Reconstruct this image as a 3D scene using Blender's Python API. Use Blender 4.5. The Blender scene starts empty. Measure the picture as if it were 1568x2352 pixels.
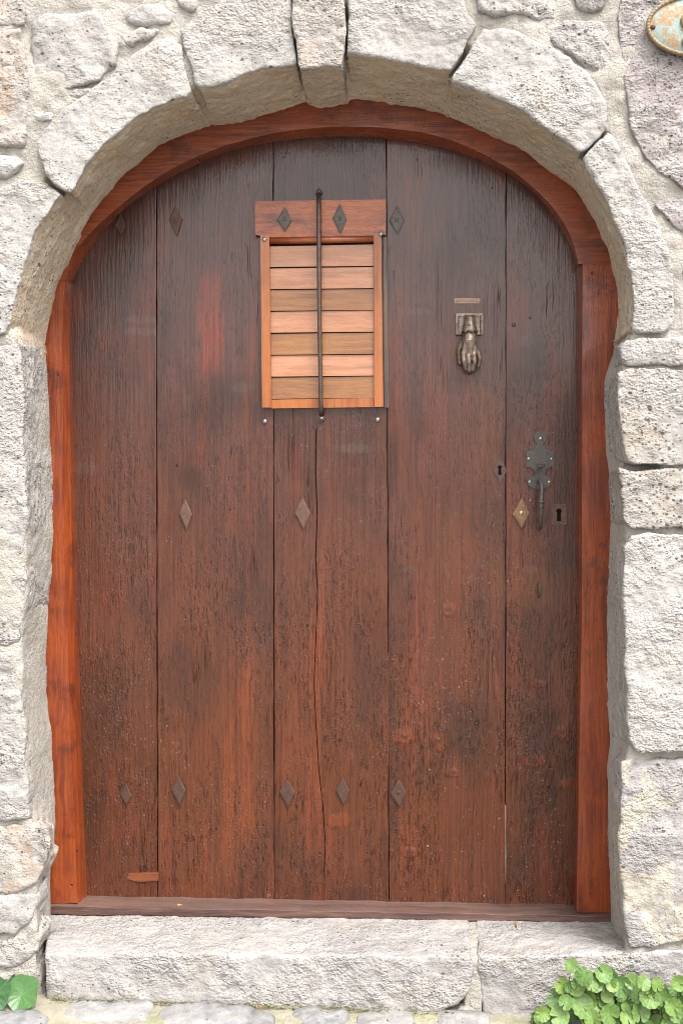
import bpy, bmesh, math, random
import numpy as np
from mathutils import Vector, Matrix
R = math.radians
random.seed(7)
scene = bpy.context.scene
col = scene.collection

# ------------------------------------------------------------------ camera, sky, sun, exposure
S = 0.0011          # metres per layout unit on the wall's face (the wall's face is the plane Y = 0)
D = 2.6             # camera's distance from the wall's face
VX, VY, ZC = 920.0, 1050.0, 1.375
cam = bpy.data.cameras.new('camera')
cam_o = bpy.data.objects.new('camera', cam)
col.objects.link(cam_o)
cam_o.location = (0, -D, ZC)
cam_o.rotation_euler = (R(90), 0, 0)
cam.sensor_fit = 'VERTICAL'
cam.sensor_height = 36.0
cam.lens = 36.0 * D / (2352 * S)
cam.shift_x = (784 - VX) / 2352
cam.shift_y = -(1176 - VY) / 2352
cam.clip_start = 0.05
cam.clip_end = 2000
scene.camera = cam_o

SUN_EL, SUN_AZ = 58.0, 144.0
w = bpy.data.worlds.new('World')
scene.world = w
w.use_nodes = True
nt = w.node_tree
sky = nt.nodes.new('ShaderNodeTexSky')
sky.sky_type = 'NISHITA'
sky.sun_disc = False
sky.sun_elevation = R(SUN_EL)
sky.sun_rotation = R(SUN_AZ)
sky.air_density = 1.0
sky.dust_density = 4.0
hs = nt.nodes.new('ShaderNodeHueSaturation')      # an overcast sky has next to no colour
hs.inputs['Saturation'].default_value = 0.06
nt.links.new(sky.outputs['Color'], hs.inputs['Color'])
bgn = nt.nodes['Background']
bgn.inputs['Strength'].default_value = 0.145
nt.links.new(hs.outputs['Color'], bgn.inputs['Color'])

sun = bpy.data.lights.new('sun', 'SUN')
sun.energy = 1.25
sun.angle = R(26)
sun.color = (1.0, 0.96, 0.9)
sun_o = bpy.data.objects.new('sun', sun)
col.objects.link(sun_o)
sd = Vector((math.sin(R(36)) * math.cos(R(SUN_EL)), -math.cos(R(36)) * math.cos(R(SUN_EL)), math.sin(R(SUN_EL))))
sun_o.rotation_euler = sd.to_track_quat('Z', 'Y').to_euler()
sun_o.location = sd * 20
scene.view_settings.view_transform = 'Standard'
scene.view_settings.look = 'None'
scene.view_settings.exposure = 1.88
scene.view_settings.gamma = 1.0
scene.cycles.filter_width = 1.0      # a crisp lens

# ------------------------------------------------------------------ helpers
YF, YD, YB = 0.26, 0.335, 0.27      # planes of the frame's face, the door leaf's face, the back edge of the stone reveal


def at(x, y, Y=0.0):
    k = S * (D + Y) / D
    return Vector(((x - VX) * k, Y, ZC - (y - VY) * k))


def px(n, Y=0.0):
    return n * S * (D + Y) / D


def root_loc(o):
    v = Vector((0, 0, 0))
    while o:
        v += o.location
        o = o.parent
    return v


def obj(name, me, m, parent=None, smooth=False):
    """link a mesh (its coordinates are world ones) as ONE object under parent"""
    if isinstance(me, bmesh.types.BMesh):
        bm = me
        me = bpy.data.meshes.new(name)
        bmesh.ops.recalc_face_normals(bm, faces=bm.faces)
        bm.to_mesh(me)
        bm.free()
    me.name = name
    if parent:
        me.transform(Matrix.Translation(-root_loc(parent)))
    if m:
        if len(me.materials):
            me.materials.clear()
        for k in (m if isinstance(m, (list, tuple)) else [m]):
            me.materials.append(k)
    if smooth:
        me.polygons.foreach_set('use_smooth', [True] * len(me.polygons))
    o = bpy.data.objects.new(name, me)
    col.objects.link(o)
    o.parent = parent
    return o


def thing(name, label, cat, loc, group=None):
    o = bpy.data.objects.new(name, None)
    o.empty_display_size = 0.1
    col.objects.link(o)
    o.location = loc
    o['label'] = label
    o['category'] = cat
    if group:
        o['group'] = group
    return o


# vectorised value noise
def _hash(ix, iy, iz, seed):
    h = (ix.astype(np.int64) * 374761393 + iy.astype(np.int64) * 668265263 + iz.astype(np.int64) * 2147483647 + seed * 974634777) & 0xffffffff
    h = ((h ^ (h >> 13)) * 1274126177) & 0xffffffff
    h = h ^ (h >> 16)
    return (h & 0xffff).astype(np.float64) / 32767.5 - 1.0


def vnoise(P, f, seed=0):
    P = P * f
    i = np.floor(P)
    t = P - i
    t = t * t * (3 - 2 * t)
    i = i.astype(np.int64)
    out = 0
    for dx in (0, 1):
        wx = t[:, 0] if dx else 1 - t[:, 0]
        for dy in (0, 1):
            wy = t[:, 1] if dy else 1 - t[:, 1]
            for dz in (0, 1):
                wz = t[:, 2] if dz else 1 - t[:, 2]
                out = out + wx * wy * wz * _hash(i[:, 0] + dx, i[:, 1] + dy, i[:, 2] + dz, seed)
    return out


def fbm(P, f, octs=3, seed=0, gain=0.5):
    a, s = 1.0, 0
    for k in range(octs):
        s = s + a * vnoise(P, f * 2 ** k, seed + k * 17)
        a *= gain
    return s


def co_of(me):
    n = len(me.vertices)
    c = np.empty(n * 3)
    me.vertices.foreach_get('co', c)
    return c.reshape(-1, 3)


def set_co(me, c):
    me.vertices.foreach_set('co', c.ravel())
    me.update()


def no_of(me):
    n = np.empty(len(me.vertices) * 3)
    me.vertices.foreach_get('normal', n)
    return n.reshape(-1, 3)


def remesh(bm, voxel, smooth=3):
    """one closed surface round everything in bm"""
    me = bpy.data.meshes.new('tmp')
    bmesh.ops.recalc_face_normals(bm, faces=bm.faces)
    bmesh.ops.triangulate(bm, faces=bm.faces)
    bm.to_mesh(me)
    bm.free()
    o = bpy.data.objects.new('tmp', me)
    col.objects.link(o)
    md = o.modifiers.new('r', 'REMESH')
    md.mode = 'VOXEL'
    md.voxel_size = voxel
    md.use_smooth_shade = True
    if smooth:
        ms = o.modifiers.new('s', 'SMOOTH')
        ms.factor = 0.5
        ms.iterations = smooth
    dg = bpy.context.evaluated_depsgraph_get()
    dg.update()
    out = bpy.data.meshes.new_from_object(o.evaluated_get(dg))
    bpy.data.objects.remove(o)
    bpy.data.meshes.remove(me)
    return out


def resample(pts, step):
    out = []
    n = len(pts)
    for i in range(n):
        a, b = np.array(pts[i], float), np.array(pts[(i + 1) % n], float)
        k = max(1, int(round(np.linalg.norm(b[:2] - a[:2]) / step)))
        for j in range(k):
            out.append(a + (b - a) * j / k)
    return out


def polyline(pts, n):
    p = np.array(pts, float)
    d = np.concatenate([[0], np.cumsum(np.linalg.norm(np.diff(p[:, :2], axis=0), axis=1))])
    t = np.linspace(0, d[-1], n)
    return np.stack([np.interp(t, d, p[:, k]) for k in range(p.shape[1])], 1)


def smooth_line(p, it=2):
    p = p.copy()
    for _ in range(it):
        p[1:-1] = 0.25 * p[:-2] + 0.5 * p[1:-1] + 0.25 * p[2:]
    return p


def loft(front, back):
    bm = bmesh.new()
    f = [bm.verts.new(v) for v in front]
    b = [bm.verts.new(v) for v in back]
    bm.faces.new(f)
    bm.faces.new(b[::-1])
    n = len(f)
    for i in range(n):
        j = (i + 1) % n
        bm.faces.new((f[i], b[i], b[j], f[j]))
    return bm


def prism(poly, Y0, Y1, Yref=None):
    """poly in layout units seen at depth Yref, straight extrusion from Y0 to Y1"""
    Yref = Y0 if Yref is None else Yref
    P = [at(x, y, Yref) for x, y in poly]
    return loft([(p.x, Y0, p.z) for p in P], [(p.x, Y1, p.z) for p in P])


def box(bm, x0, x1, y0, y1, z0, z1):
    v = [bm.verts.new((x, y, z)) for x in (x0, x1) for y in (y0, y1) for z in (z0, z1)]
    for f in ((0, 1, 3, 2), (4, 6, 7, 5), (0, 4, 5, 1), (2, 3, 7, 6), (0, 2, 6, 4), (1, 5, 7, 3)):
        bm.faces.new([v[i] for i in f])


def bevel(bm, w, seg=2, ang=30):
    es = [e for e in bm.edges if len(e.link_faces) == 2 and e.calc_face_angle(0) > R(ang)]
    bmesh.ops.bevel(bm, geom=es, offset=w, segments=seg, affect='EDGES', profile=0.6, clamp_overlap=True)
    return bm


def tube(bm, path, rad, n=10):
    """rounded bar through the points of path, radius per point"""
    path = [Vector(p) for p in path]
    rings = []
    up = Vector((1, 0, 0.01)).normalized()
    for i, p in enumerate(path):
        t = (path[min(i + 1, len(path) - 1)] - path[max(i - 1, 0)]).normalized()
        u = (up - t * up.dot(t)).normalized()
        v = t.cross(u)
        r = rad[i] if isinstance(rad, (list, tuple)) else rad
        rings.append([bm.verts.new(p + (u * math.cos(a) + v * math.sin(a)) * r) for a in [2 * math.pi * k / n for k in range(n)]])
    for a, b in zip(rings[:-1], rings[1:]):
        for k in range(n):
            bm.faces.new((a[k], a[(k + 1) % n], b[(k + 1) % n], b[k]))
    bm.faces.new(rings[0][::-1])
    bm.faces.new(rings[-1])
    return bm


def dome(bm, c, r, h, n=12, m=4):
    """domed nail head on a face that looks towards -Y"""
    c = Vector(c)
    rings = []
    for j in range(m):
        a = math.pi / 2 * j / m
        rings.append([bm.verts.new(c + Vector((r * math.cos(a) * math.cos(2 * math.pi * k / n), -h * math.sin(a), r * math.cos(a) * math.sin(2 * math.pi * k / n)))) for k in range(n)])
    tip = bm.verts.new(c + Vector((0, -h, 0)))
    for a, b in zip(rings[:-1], rings[1:]):
        for k in range(n):
            bm.faces.new((a[k], a[(k + 1) % n], b[(k + 1) % n], b[k]))
    for k in range(n):
        bm.faces.new((rings[-1][k], rings[-1][(k + 1) % n], tip))
    bm.faces.new(rings[0][::-1])
    return bm


def capsule(bm, p0, p1, r0, r1):
    p0, p1 = Vector(p0), Vector(p1)
    t = (p1 - p0).normalized()
    P, Q = [], []
    for a in (-88, -60, -30, 0):
        P.append(p0 + t * r0 * math.sin(R(a)))
        Q.append(r0 * math.cos(R(a)))
    for a in (0, 30, 60, 88):
        P.append(p1 + t * r1 * math.sin(R(a)))
        Q.append(r1 * math.cos(R(a)))
    tube(bm, P, Q, 14)


# ------------------------------------------------------------------ materials
class N:
    def __init__(s, name, rough=0.6, metal=0.0, spec=0.5):
        s.m = bpy.data.materials.new(name)
        s.m.use_nodes = True
        s.nt = s.m.node_tree
        s.b = s.nt.nodes['Principled BSDF']
        s.b.inputs['Roughness'].default_value = rough
        s.b.inputs['Metallic'].default_value = metal
        s.b.inputs['Specular IOR Level'].default_value = spec
        s.co = s.nt.nodes.new('ShaderNodeTexCoord').outputs['Object']
        s.rnd = s.nt.nodes.new('ShaderNodeObjectInfo').outputs['Random']

    def _set(s, sock, v):
        if isinstance(v, bpy.types.NodeSocket):
            s.nt.links.new(v, sock)
        elif isinstance(v, (tuple, list)) and len(v) == 3 and sock.type == 'RGBA':
            sock.default_value = (*v, 1)
        else:
            sock.default_value = v

    def map(s, scale=(1, 1, 1), loc=(0, 0, 0), rot=(0, 0, 0), vec=None, per_object=0.0):
        n = s.nt.nodes.new('ShaderNodeMapping')
        s._set(n.inputs['Vector'], vec or s.co)
        n.inputs['Scale'].default_value = scale
        n.inputs['Rotation'].default_value = rot
        if per_object:
            c = s.nt.nodes.new('ShaderNodeCombineXYZ')
            k = s.math('MULTIPLY', s.rnd, per_object)
            for q in range(3):
                s._set(c.inputs[q], k)
            s._set(n.inputs['Location'], c.outputs[0])
        else:
            n.inputs['Location'].default_value = loc
        return n.outputs[0]

    def noise(s, scale, detail=3, rough=0.5, dist=0.0, vec=None):
        n = s.nt.nodes.new('ShaderNodeTexNoise')
        s._set(n.inputs['Vector'], vec or s.co)
        n.inputs['Scale'].default_value = scale
        n.inputs['Detail'].default_value = detail
        n.inputs['Roughness'].default_value = rough
        n.inputs['Distortion'].default_value = dist
        return n.outputs['Fac']

    def vor(s, scale, vec=None, feature='F1', out='Distance', rand=1.0):
        n = s.nt.nodes.new('ShaderNodeTexVoronoi')
        n.feature = feature
        s._set(n.inputs['Vector'], vec or s.co)
        n.inputs['Scale'].default_value = scale
        n.inputs['Randomness'].default_value = rand
        return n.outputs[out]

    def cells(s, scale, vec):
        n = s.nt.nodes.new('ShaderNodeTexVoronoi')
        s._set(n.inputs['Vector'], vec)
        n.inputs['Scale'].default_value = scale
        q = s.nt.nodes.new('ShaderNodeSeparateColor')
        s._set(q.inputs[0], n.outputs['Color'])
        return n.outputs['Distance'], q.outputs[0]

    def math(s, op, a, b=0.0, c=0.0, clamp=False):
        n = s.nt.nodes.new('ShaderNodeMath')
        n.operation = op
        n.use_clamp = clamp
        s._set(n.inputs[0], a)
        s._set(n.inputs[1], b)
        s._set(n.inputs[2], c)
        return n.outputs[0]

    def step(s, v, a, b, lo=0.0, hi=1.0):
        n = s.nt.nodes.new('ShaderNodeMapRange')
        n.interpolation_type = 'SMOOTHSTEP'
        s._set(n.inputs['Value'], v)
        s._set(n.inputs['From Min'], a)
        s._set(n.inputs['From Max'], b)
        s._set(n.inputs['To Min'], lo)
        s._set(n.inputs['To Max'], hi)
        return n.outputs[0]

    def mix(s, f, a, b, blend='MIX'):
        n = s.nt.nodes.new('ShaderNodeMix')
        n.data_type = 'RGBA'
        n.blend_type = blend
        s._set(n.inputs[0], f)
        s._set(n.inputs[6], a)
        s._set(n.inputs[7], b)
        return n.outputs[2]

    def ramp(s, f, stops):
        n = s.nt.nodes.new('ShaderNodeValToRGB')
        e = n.color_ramp.elements
        while len(e) < len(stops):
            e.new(0.5)
        for k, (p, c) in zip(e, stops):
            k.position = p
            k.color = (*c, 1) if len(c) == 3 else c
        s._set(n.inputs[0], f)
        return n.outputs[0]

    def bump(s, h, dist, strength=1.0, normal=None):
        n = s.nt.nodes.new('ShaderNodeBump')
        s._set(n.inputs['Height'], h)
        n.inputs['Distance'].default_value = dist
        n.inputs['Strength'].default_value = strength
        if normal:
            s._set(n.inputs['Normal'], normal)
        return n.outputs[0]

    def blob(s, c, size, soft=0.4, vec=None, add=None, boxy=False):
        """a soft-edged oval patch: c and size in object coordinates (x, z)"""
        v = s.map((1 / size[0], 0.0, 1 / size[1]), (-c[0] / size[0], 0, -c[1] / size[1]), vec=vec)
        if boxy:
            q = s.nt.nodes.new('ShaderNodeSeparateXYZ')
            s._set(q.inputs[0], v)
            val = s.math('MAXIMUM', s.math('ABSOLUTE', q.outputs['X']), s.math('ABSOLUTE', q.outputs['Z']))
        else:
            n = s.nt.nodes.new('ShaderNodeVectorMath')
            n.operation = 'LENGTH'
            s._set(n.inputs[0], v)
            val = n.outputs['Value']
        return s.step(s.math('ADD', val, add) if add else val, 1 - soft, 1 + soft, 1.0, 0.0)

    def warp(s, scale, amount):
        n = s.nt.nodes.new('ShaderNodeTexNoise')
        s._set(n.inputs['Vector'], s.co)
        n.inputs['Scale'].default_value = scale
        a = s.nt.nodes.new('ShaderNodeVectorMath')
        a.operation = 'MULTIPLY_ADD'
        s._set(a.inputs[0], n.outputs['Color'])
        a.inputs[1].default_value = (amount,) * 3
        s._set(a.inputs[2], s.co)
        return a.outputs[0]

    def done(s, color=None, rough=None, normal=None):
        if color is not None:
            s._set(s.b.inputs['Base Color'], color)
        if rough is not None:
            s._set(s.b.inputs['Roughness'], rough)
        if normal is not None:
            s._set(s.b.inputs['Normal'], normal)
        return s.m


def stone_mat(name, a, b, tint, pores=0.5, pore_scale=70, grit=1.0, tint_amt=0.5, grit_dark=0.3, edge=(0.5, 0.68), mul=(0.665, 0.655, 0.645)):
    n = N(name, 0.92, spec=0.25)
    v = n.map(per_object=31.0)
    v_r = n.rnd
    large = n.noise(5, 4, 0.6, vec=v)
    mid = n.noise(28, 4, 0.65, vec=v)
    fine = n.noise(150, 1, 0.6, vec=v)
    c = n.mix(n.step(large, 0.38, 0.62), a, b)
    c = n.mix(n.math('MULTIPLY', v_r, 0.16), c, (0.26, 0.245, 0.24))
    c = n.mix(n.step(n.noise(3.5, 5, 0.7, vec=n.map((1, 1, 0.7), (4, 4, 8), vec=v)), 0.52, 0.66, 0, 0.2), c, (0.24, 0.225, 0.22))
    c = n.mix(n.math('MULTIPLY', n.step(n.noise(9, 3, 0.6, vec=n.map((1, 1, 1), (9, 2, 5), vec=v)), *edge), tint_amt), c, tint)
    c = n.mix(n.step(mid, 0.3, 0.72, 0.0, 0.35), c, (0.62, 0.61, 0.6))
    c = n.mix(n.step(fine, 0.34, 0.5, grit_dark, 0.0), c, (0.2, 0.17, 0.15))
    # gas bubbles in the lava stone: small round holes, a share of the cells only
    wv = n.map((1.0, 1.0, 1.35), vec=v)
    dens = n.step(n.noise(7, 2, 0.5, vec=v), 0.3, 0.65, 0.0, 1.0)
    d1, k1 = n.cells(pore_scale, wv)
    d2, k2 = n.cells(pore_scale * 1.9, wv)
    r1 = n.step(n.math('MULTIPLY_ADD', dens, 0.25, k1), 1.12 - 0.34 * pores, 1.3 - 0.2 * pores, 0.0, 0.36)
    p1 = n.step(n.math('SUBTRACT', r1, d1), -0.02, 0.08)
    r2 = n.step(n.math('MULTIPLY_ADD', dens, 0.25, k2), 0.98 - 0.34 * pores, 1.25 - 0.2 * pores, 0.0, 0.40)
    p2 = n.step(n.math('SUBTRACT', r2, d2), -0.02, 0.10)
    pm = n.math('MAXIMUM', p1, n.math('MULTIPLY', p2, 0.8))
    c = n.mix(n.math('MULTIPLY', pm, 0.8), c, (0.07, 0.055, 0.045))  # shade inside the holes put into the colour, along with their dirt
    h = n.math('MULTIPLY_ADD', fine, 0.55 * grit, n.math('MULTIPLY', mid, 0.8))
    h = n.math('MULTIPLY_ADD', n.noise(80, 2, 0.65, vec=n.map((0.9, 1, 1.3), vec=v)), 1.1 * grit, h)
    h = n.math('SUBTRACT', h, n.math('MULTIPLY', pm, 0.9))
    c = n.mix(1.0, c, mul, 'MULTIPLY')
    soft = n.step(n.noise(6, 3, 0.6, vec=n.map((1, 1, 1), (6, 2, 9), vec=v)), 0.36, 0.64, 0.25, 1.0)
    return n.done(c, normal=n.bump(n.math('MULTIPLY', h, soft), 0.0080, 1.0))


M = {}
M['pale'] = stone_mat('pale_lava_stone', (0.45, 0.432, 0.41), (0.39, 0.372, 0.355), (0.45, 0.40, 0.335), 0.4)
M['grey'] = stone_mat('grey_lava_stone', (0.43, 0.408, 0.385), (0.37, 0.35, 0.335), (0.45, 0.415, 0.37), 0.4)
M['porous'] = stone_mat('porous_lava_stone', (0.42, 0.405, 0.385), (0.36, 0.33, 0.30), (0.41, 0.33, 0.25), 1.0, 62, tint_amt=0.6)
M['purple'] = stone_mat('purple_lava_stone', (0.40, 0.35, 0.345), (0.31, 0.262, 0.265), (0.45, 0.425, 0.40), 1.1, 75, 1.3, 0.6)
M['warm'] = stone_mat('warm_lava_stone', (0.43, 0.385, 0.34), (0.38, 0.335, 0.30), (0.45, 0.31, 0.21), 0.4, tint_amt=0.8)
M['ochre'] = stone_mat('ochre_patched_stone', (0.37, 0.345, 0.345), (0.34, 0.315, 0.315), (0.47, 0.42, 0.335), 0.25, tint_amt=0.9, edge=(0.46, 0.50))
M['step'] = stone_mat('worn_step_stone', (0.41, 0.39, 0.38), (0.34, 0.32, 0.315), (0.43, 0.385, 0.33), 0.2, 80, 1.1, 0.6)
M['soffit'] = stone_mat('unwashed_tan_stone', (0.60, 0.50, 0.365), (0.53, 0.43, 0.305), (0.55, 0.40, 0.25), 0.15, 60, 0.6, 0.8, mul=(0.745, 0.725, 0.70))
M['cobble'] = stone_mat('cobble_stone', (0.30, 0.295, 0.29), (0.17, 0.175, 0.19), (0.31, 0.295, 0.27), 0.05, 60, 0.5, grit_dark=0.15)


def mortar_mat(name, a, b, moss=0.0):
    n = N(name, 0.95, spec=0.2)
    f = n.noise(160, 4, 0.7)
    g = n.noise(14, 4, 0.6)
    c = n.mix(n.step(g, 0.35, 0.65), a, b)
    c = n.mix(n.step(f, 0.35, 0.5, 0.3, 0.0), c, (0.2, 0.17, 0.14))
    if moss:
        c = n.mix(n.math('MULTIPLY', n.step(n.noise(11, 4, 0.7, vec=n.map(loc=(3, 3, 3))), 0.5, 0.66), moss), c, (0.2, 0.22, 0.08))
    h = n.math('ADD', n.math('MULTIPLY', f, 0.5), n.math('MULTIPLY', n.noise(55, 4, 0.7), 1.0))
    return n.done(c, normal=n.bump(h, 0.012, 0.9))


M['mortar'] = mortar_mat('lime_mortar', (0.375, 0.348, 0.31), (0.335, 0.308, 0.27))
M['ground'] = mortar_mat('ground_mortar', (0.32, 0.29, 0.225), (0.26, 0.24, 0.18), 0.45)

DX0, DZ0 = at(745, 2065, YD).x, at(745, 2065, YD).z       # the door's base


def dpos(x, y):
    p = at(x, y, YD)
    return (p.x - DX0, p.z - DZ0)


def dsize(a, b):
    return (px(a, YD), px(b, YD))


def plank_mat():
    n = N('varnished_old_oak', 0.34, spec=0.1)
    wv = n.warp(4, 0.02)
    v = n.map((1, 1, 1), vec=wv, per_object=17.0)
    ring = n.noise(1.0, 4, 0.6, 0.1, vec=n.map((150, 150, 2.0), vec=v))
    fib = n.noise(1.0, 3, 0.7, vec=n.map((330, 330, 9), vec=v))
    patch = n.noise(3.0, 4, 0.6, vec=n.map((1.6, 1.6, 0.8), vec=v))
    pit = n.noise(1.0, 3, 0.65, vec=n.map((230, 230, 34), vec=v))
    worn = n.step(n.noise(1.0, 4, 0.6, vec=n.map((9, 9, 3.5), (2, 7, 4), vec=v)), 0.36, 0.62)
    z = n.nt.nodes.new('ShaderNodeSeparateXYZ')
    n._set(z.inputs[0], n.co)
    zn = n.math('MULTIPLY_ADD', n.math('SUBTRACT', patch, 0.5), 0.9, z.outputs['Z'])
    lowf = n.step(zn, 0.35, 1.75, 1.0, 0.0)                # the old stain is redder where rain has bared the foot of the door
    c = n.mix(lowf, (0.074, 0.030, 0.0220), (0.088, 0.0240, 0.0078))
    c = n.mix(n.step(patch, 0.46, 0.68, 0, 0.7), c, (0.030, 0.012, 0.007))
    c = n.mix(n.step(n.noise(2.2, 3, 0.6, vec=n.map((5, 5, 0.9), (4, 1, 2), vec=v)), 0.5, 0.7, 0, 0.6), c, (0.13, 0.030, 0.012))
    c = n.mix(n.step(ring, 0.36, 0.60, 0.42, 0.0), c, (0.018, 0.007, 0.005))
    c = n.mix(n.step(fib, 0.6, 0.72, 0.0, 0.25), c, (0.15, 0.042, 0.017))
    c = n.mix(n.math('MULTIPLY', n.step(pit, 0.34, 0.46, 0.85, 0.0), n.math('MULTIPLY_ADD', worn, 0.7, 0.3)), c, (0.014, 0.007, 0.004))
    bn = n.math('MULTIPLY', n.math('SUBTRACT', n.noise(1.0, 4, 0.65, vec=n.map((130, 130, 11))), 0.5), 2.2)
    tex = n.step(ring, 0.3, 0.6, 0.35, 1.0)
    RED, GREY, ORA, DK, TAN = (0.30, 0.040, 0.014), (0.085, 0.078, 0.07), (0.19, 0.042, 0.012), (0.02, 0.009, 0.006), (0.13, 0.046, 0.014)
    knots = None
    for x, y, sx, sy, cl, k in [
        (484, 690, 25, 62, RED, .25), (486, 800, 22, 52, RED, .32), (180, 700, 26, 34, RED, .15),
        (325, 733, 36, 9, GREY, 0.28), (322, 762, 36, 9, GREY, 0.28), (575, 400, 50, 13, GREY, 0.20), (955, 715, 32, 9, GREY, 0.20),
        (1212, 782, 15, 15, GREY, 0.33), (810, 1030, 46, 11, GREY, 0.28), (1215, 1308, 20, 8, GREY, 0.28), (935, 1308, 16, 6, GREY, 0.20),
        (555, 890, 25, 12, GREY, 0.20), (198, 1075, 30, 14, GREY, 0.20), (440, 1100, 28, 26, DK, .5),
        (1215, 1350, 55, 40, TAN, .4), (1145, 1320, 34, 90, TAN, .25), (1030, 1250, 30, 80, TAN, .2), (1030, 1400, 16, 16, ORA, 0.33),
        (926, 1692, 30, 16, ORA, 0.33), (1005, 1702, 14, 22, ORA, 0.44), (1225, 1748, 26, 15, ORA, 0.36), (1238, 1572, 16, 9, ORA, 0.33),
        (1290, 1682, 12, 14, ORA, 0.44), (1040, 1775, 15, 10, ORA, 0.33), (1295, 1800, 14, 12, ORA, 0.44), (940, 1958, 22, 10, ORA, 0.28),
        (565, 1740, 16, 190, ORA, 0.39), (525, 1830, 12, 170, ORA, 0.39), (725, 1640, 12, 200, ORA, 0.33), (735, 1400, 10, 160, ORA, 0.28),
        (775, 1885, 30, 16, ORA, 0.33), (1000, 950, 30, 110, RED, .08), (250, 1370, 30, 60, RED, .08), (1120, 1000, 26, 90, TAN, .4),
        (240, 1650, 60, 130, DK, .45), (440, 1560, 70, 90, DK, .4), (860, 1500, 60, 110, DK, .4), (1100, 1690, 60, 100, DK, .4)]:
        mk = n.blob(dpos(x, y), dsize(sx, sy), 0.55 if cl in (RED, TAN) else 0.35, None, bn, sy > 1.9 * sx)
        c = n.mix(n.math('MULTIPLY', mk, n.math('MULTIPLY', tex, k)), c, cl)
        if cl == ORA and sy < 25:
            knots = mk if knots is None else n.math('ADD', knots, mk)
    for x, y in ((1225, 1750), (926, 1692), (1238, 1572), (1040, 1775), (1030, 1400), (1005, 1704), (1290, 1682), (940, 1958)):
        c = n.mix(n.math('MULTIPLY', n.blob(dpos(x, y), dsize(10, 4.5), 0.4, None, n.math('MULTIPLY', bn, 0.4)), 0.75), c, (0.035, 0.02, 0.014))
    # knots where the fibres stand up, worm holes, splinters
    wd = n.vor(1.0, n.map((38, 38, 22), vec=v))
    hole = n.step(n.math('SUBTRACT', n.step(n.noise(1, 1, .5, vec=n.map((25, 25, 15), vec=v)), 0.62, 0.8, 0, 0.17), wd), -0.02, 0.03)
    c = n.mix(n.math('MULTIPLY', hole, 0.85), c, (0.008, 0.005, 0.004))
    rise = n.math('MULTIPLY', n.step(zn, 0.5, 1.5, 1.0, 0.16), n.math('MULTIPLY_ADD', worn, 0.75, 0.25))
    h = n.math('ADD', n.math('MULTIPLY', ring, 0.28), n.math('MULTIPLY', fib, 0.06))
    h = n.math('ADD', h, n.math('MULTIPLY', n.math('MULTIPLY', n.step(pit, 0.28, 0.5), 0.45), rise))
    grain = n.noise(1.0, 2, 0.6, vec=n.map((210, 210, 110), vec=v))
    h = n.math('ADD', h, n.math('MULTIPLY', n.math('MULTIPLY', grain, 0.5), rise))
    h = n.math('SUBTRACT', h, hole)
    h = n.math('ADD', h, n.math('MULTIPLY', knots, 0.5))
    # beads and splinter tips in the varnish: sparse small lumps that catch the light
    bv = n.map((190, 190, 150), vec=v)
    bd, bk = n.cells(1.0, bv)
    br = n.math('MULTIPLY', n.step(bk, 0.45, 1.0, 0.0, 0.5), n.math('MULTIPLY_ADD', rise, 0.9, 0.1))
    bead = n.step(n.math('SUBTRACT', br, bd), -0.16, 0.22)
    h = n.math('ADD', h, n.math('MULTIPLY', bead, 0.25))
    # long checks along the grain
    ck = n.noise(1.0, 2, 0.5, vec=n.map((75, 75, 1.6), (8, 2, 5), vec=v))
    ckm = n.math('MULTIPLY', n.step(n.math('ABSOLUTE', n.math('SUBTRACT', ck, 0.5)), 0.0, 0.016, 1.0, 0.0), n.step(n.noise(1.0, 2, .5, vec=n.map((12, 12, 3), (1, 9, 9), vec=v)), 0.60, 0.72))
    c = n.mix(n.math('MULTIPLY', ckm, 0.85), c, (0.010, 0.005, 0.004))
    h = n.math('SUBTRACT', h, n.math('MULTIPLY', ckm, 0.5))
    ro = n.step(patch, 0.35, 0.7, 0.3, 0.42)
    n.b.inputs['Coat Weight'].default_value = 0.75
    n.b.inputs['Coat Roughness'].default_value = 0.12
    nm = n.bump(h, 0.0034, 1.0)
    n._set(n.b.inputs['Coat Normal'], nm)
    return n.done(c, ro, nm)


def wood_mat(name, a, b, c3, axis='z', *args, pale_top=0.0, **kw):
    return _wood(name, a, b, c3, axis, *args, pale_top=pale_top, **kw)


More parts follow.
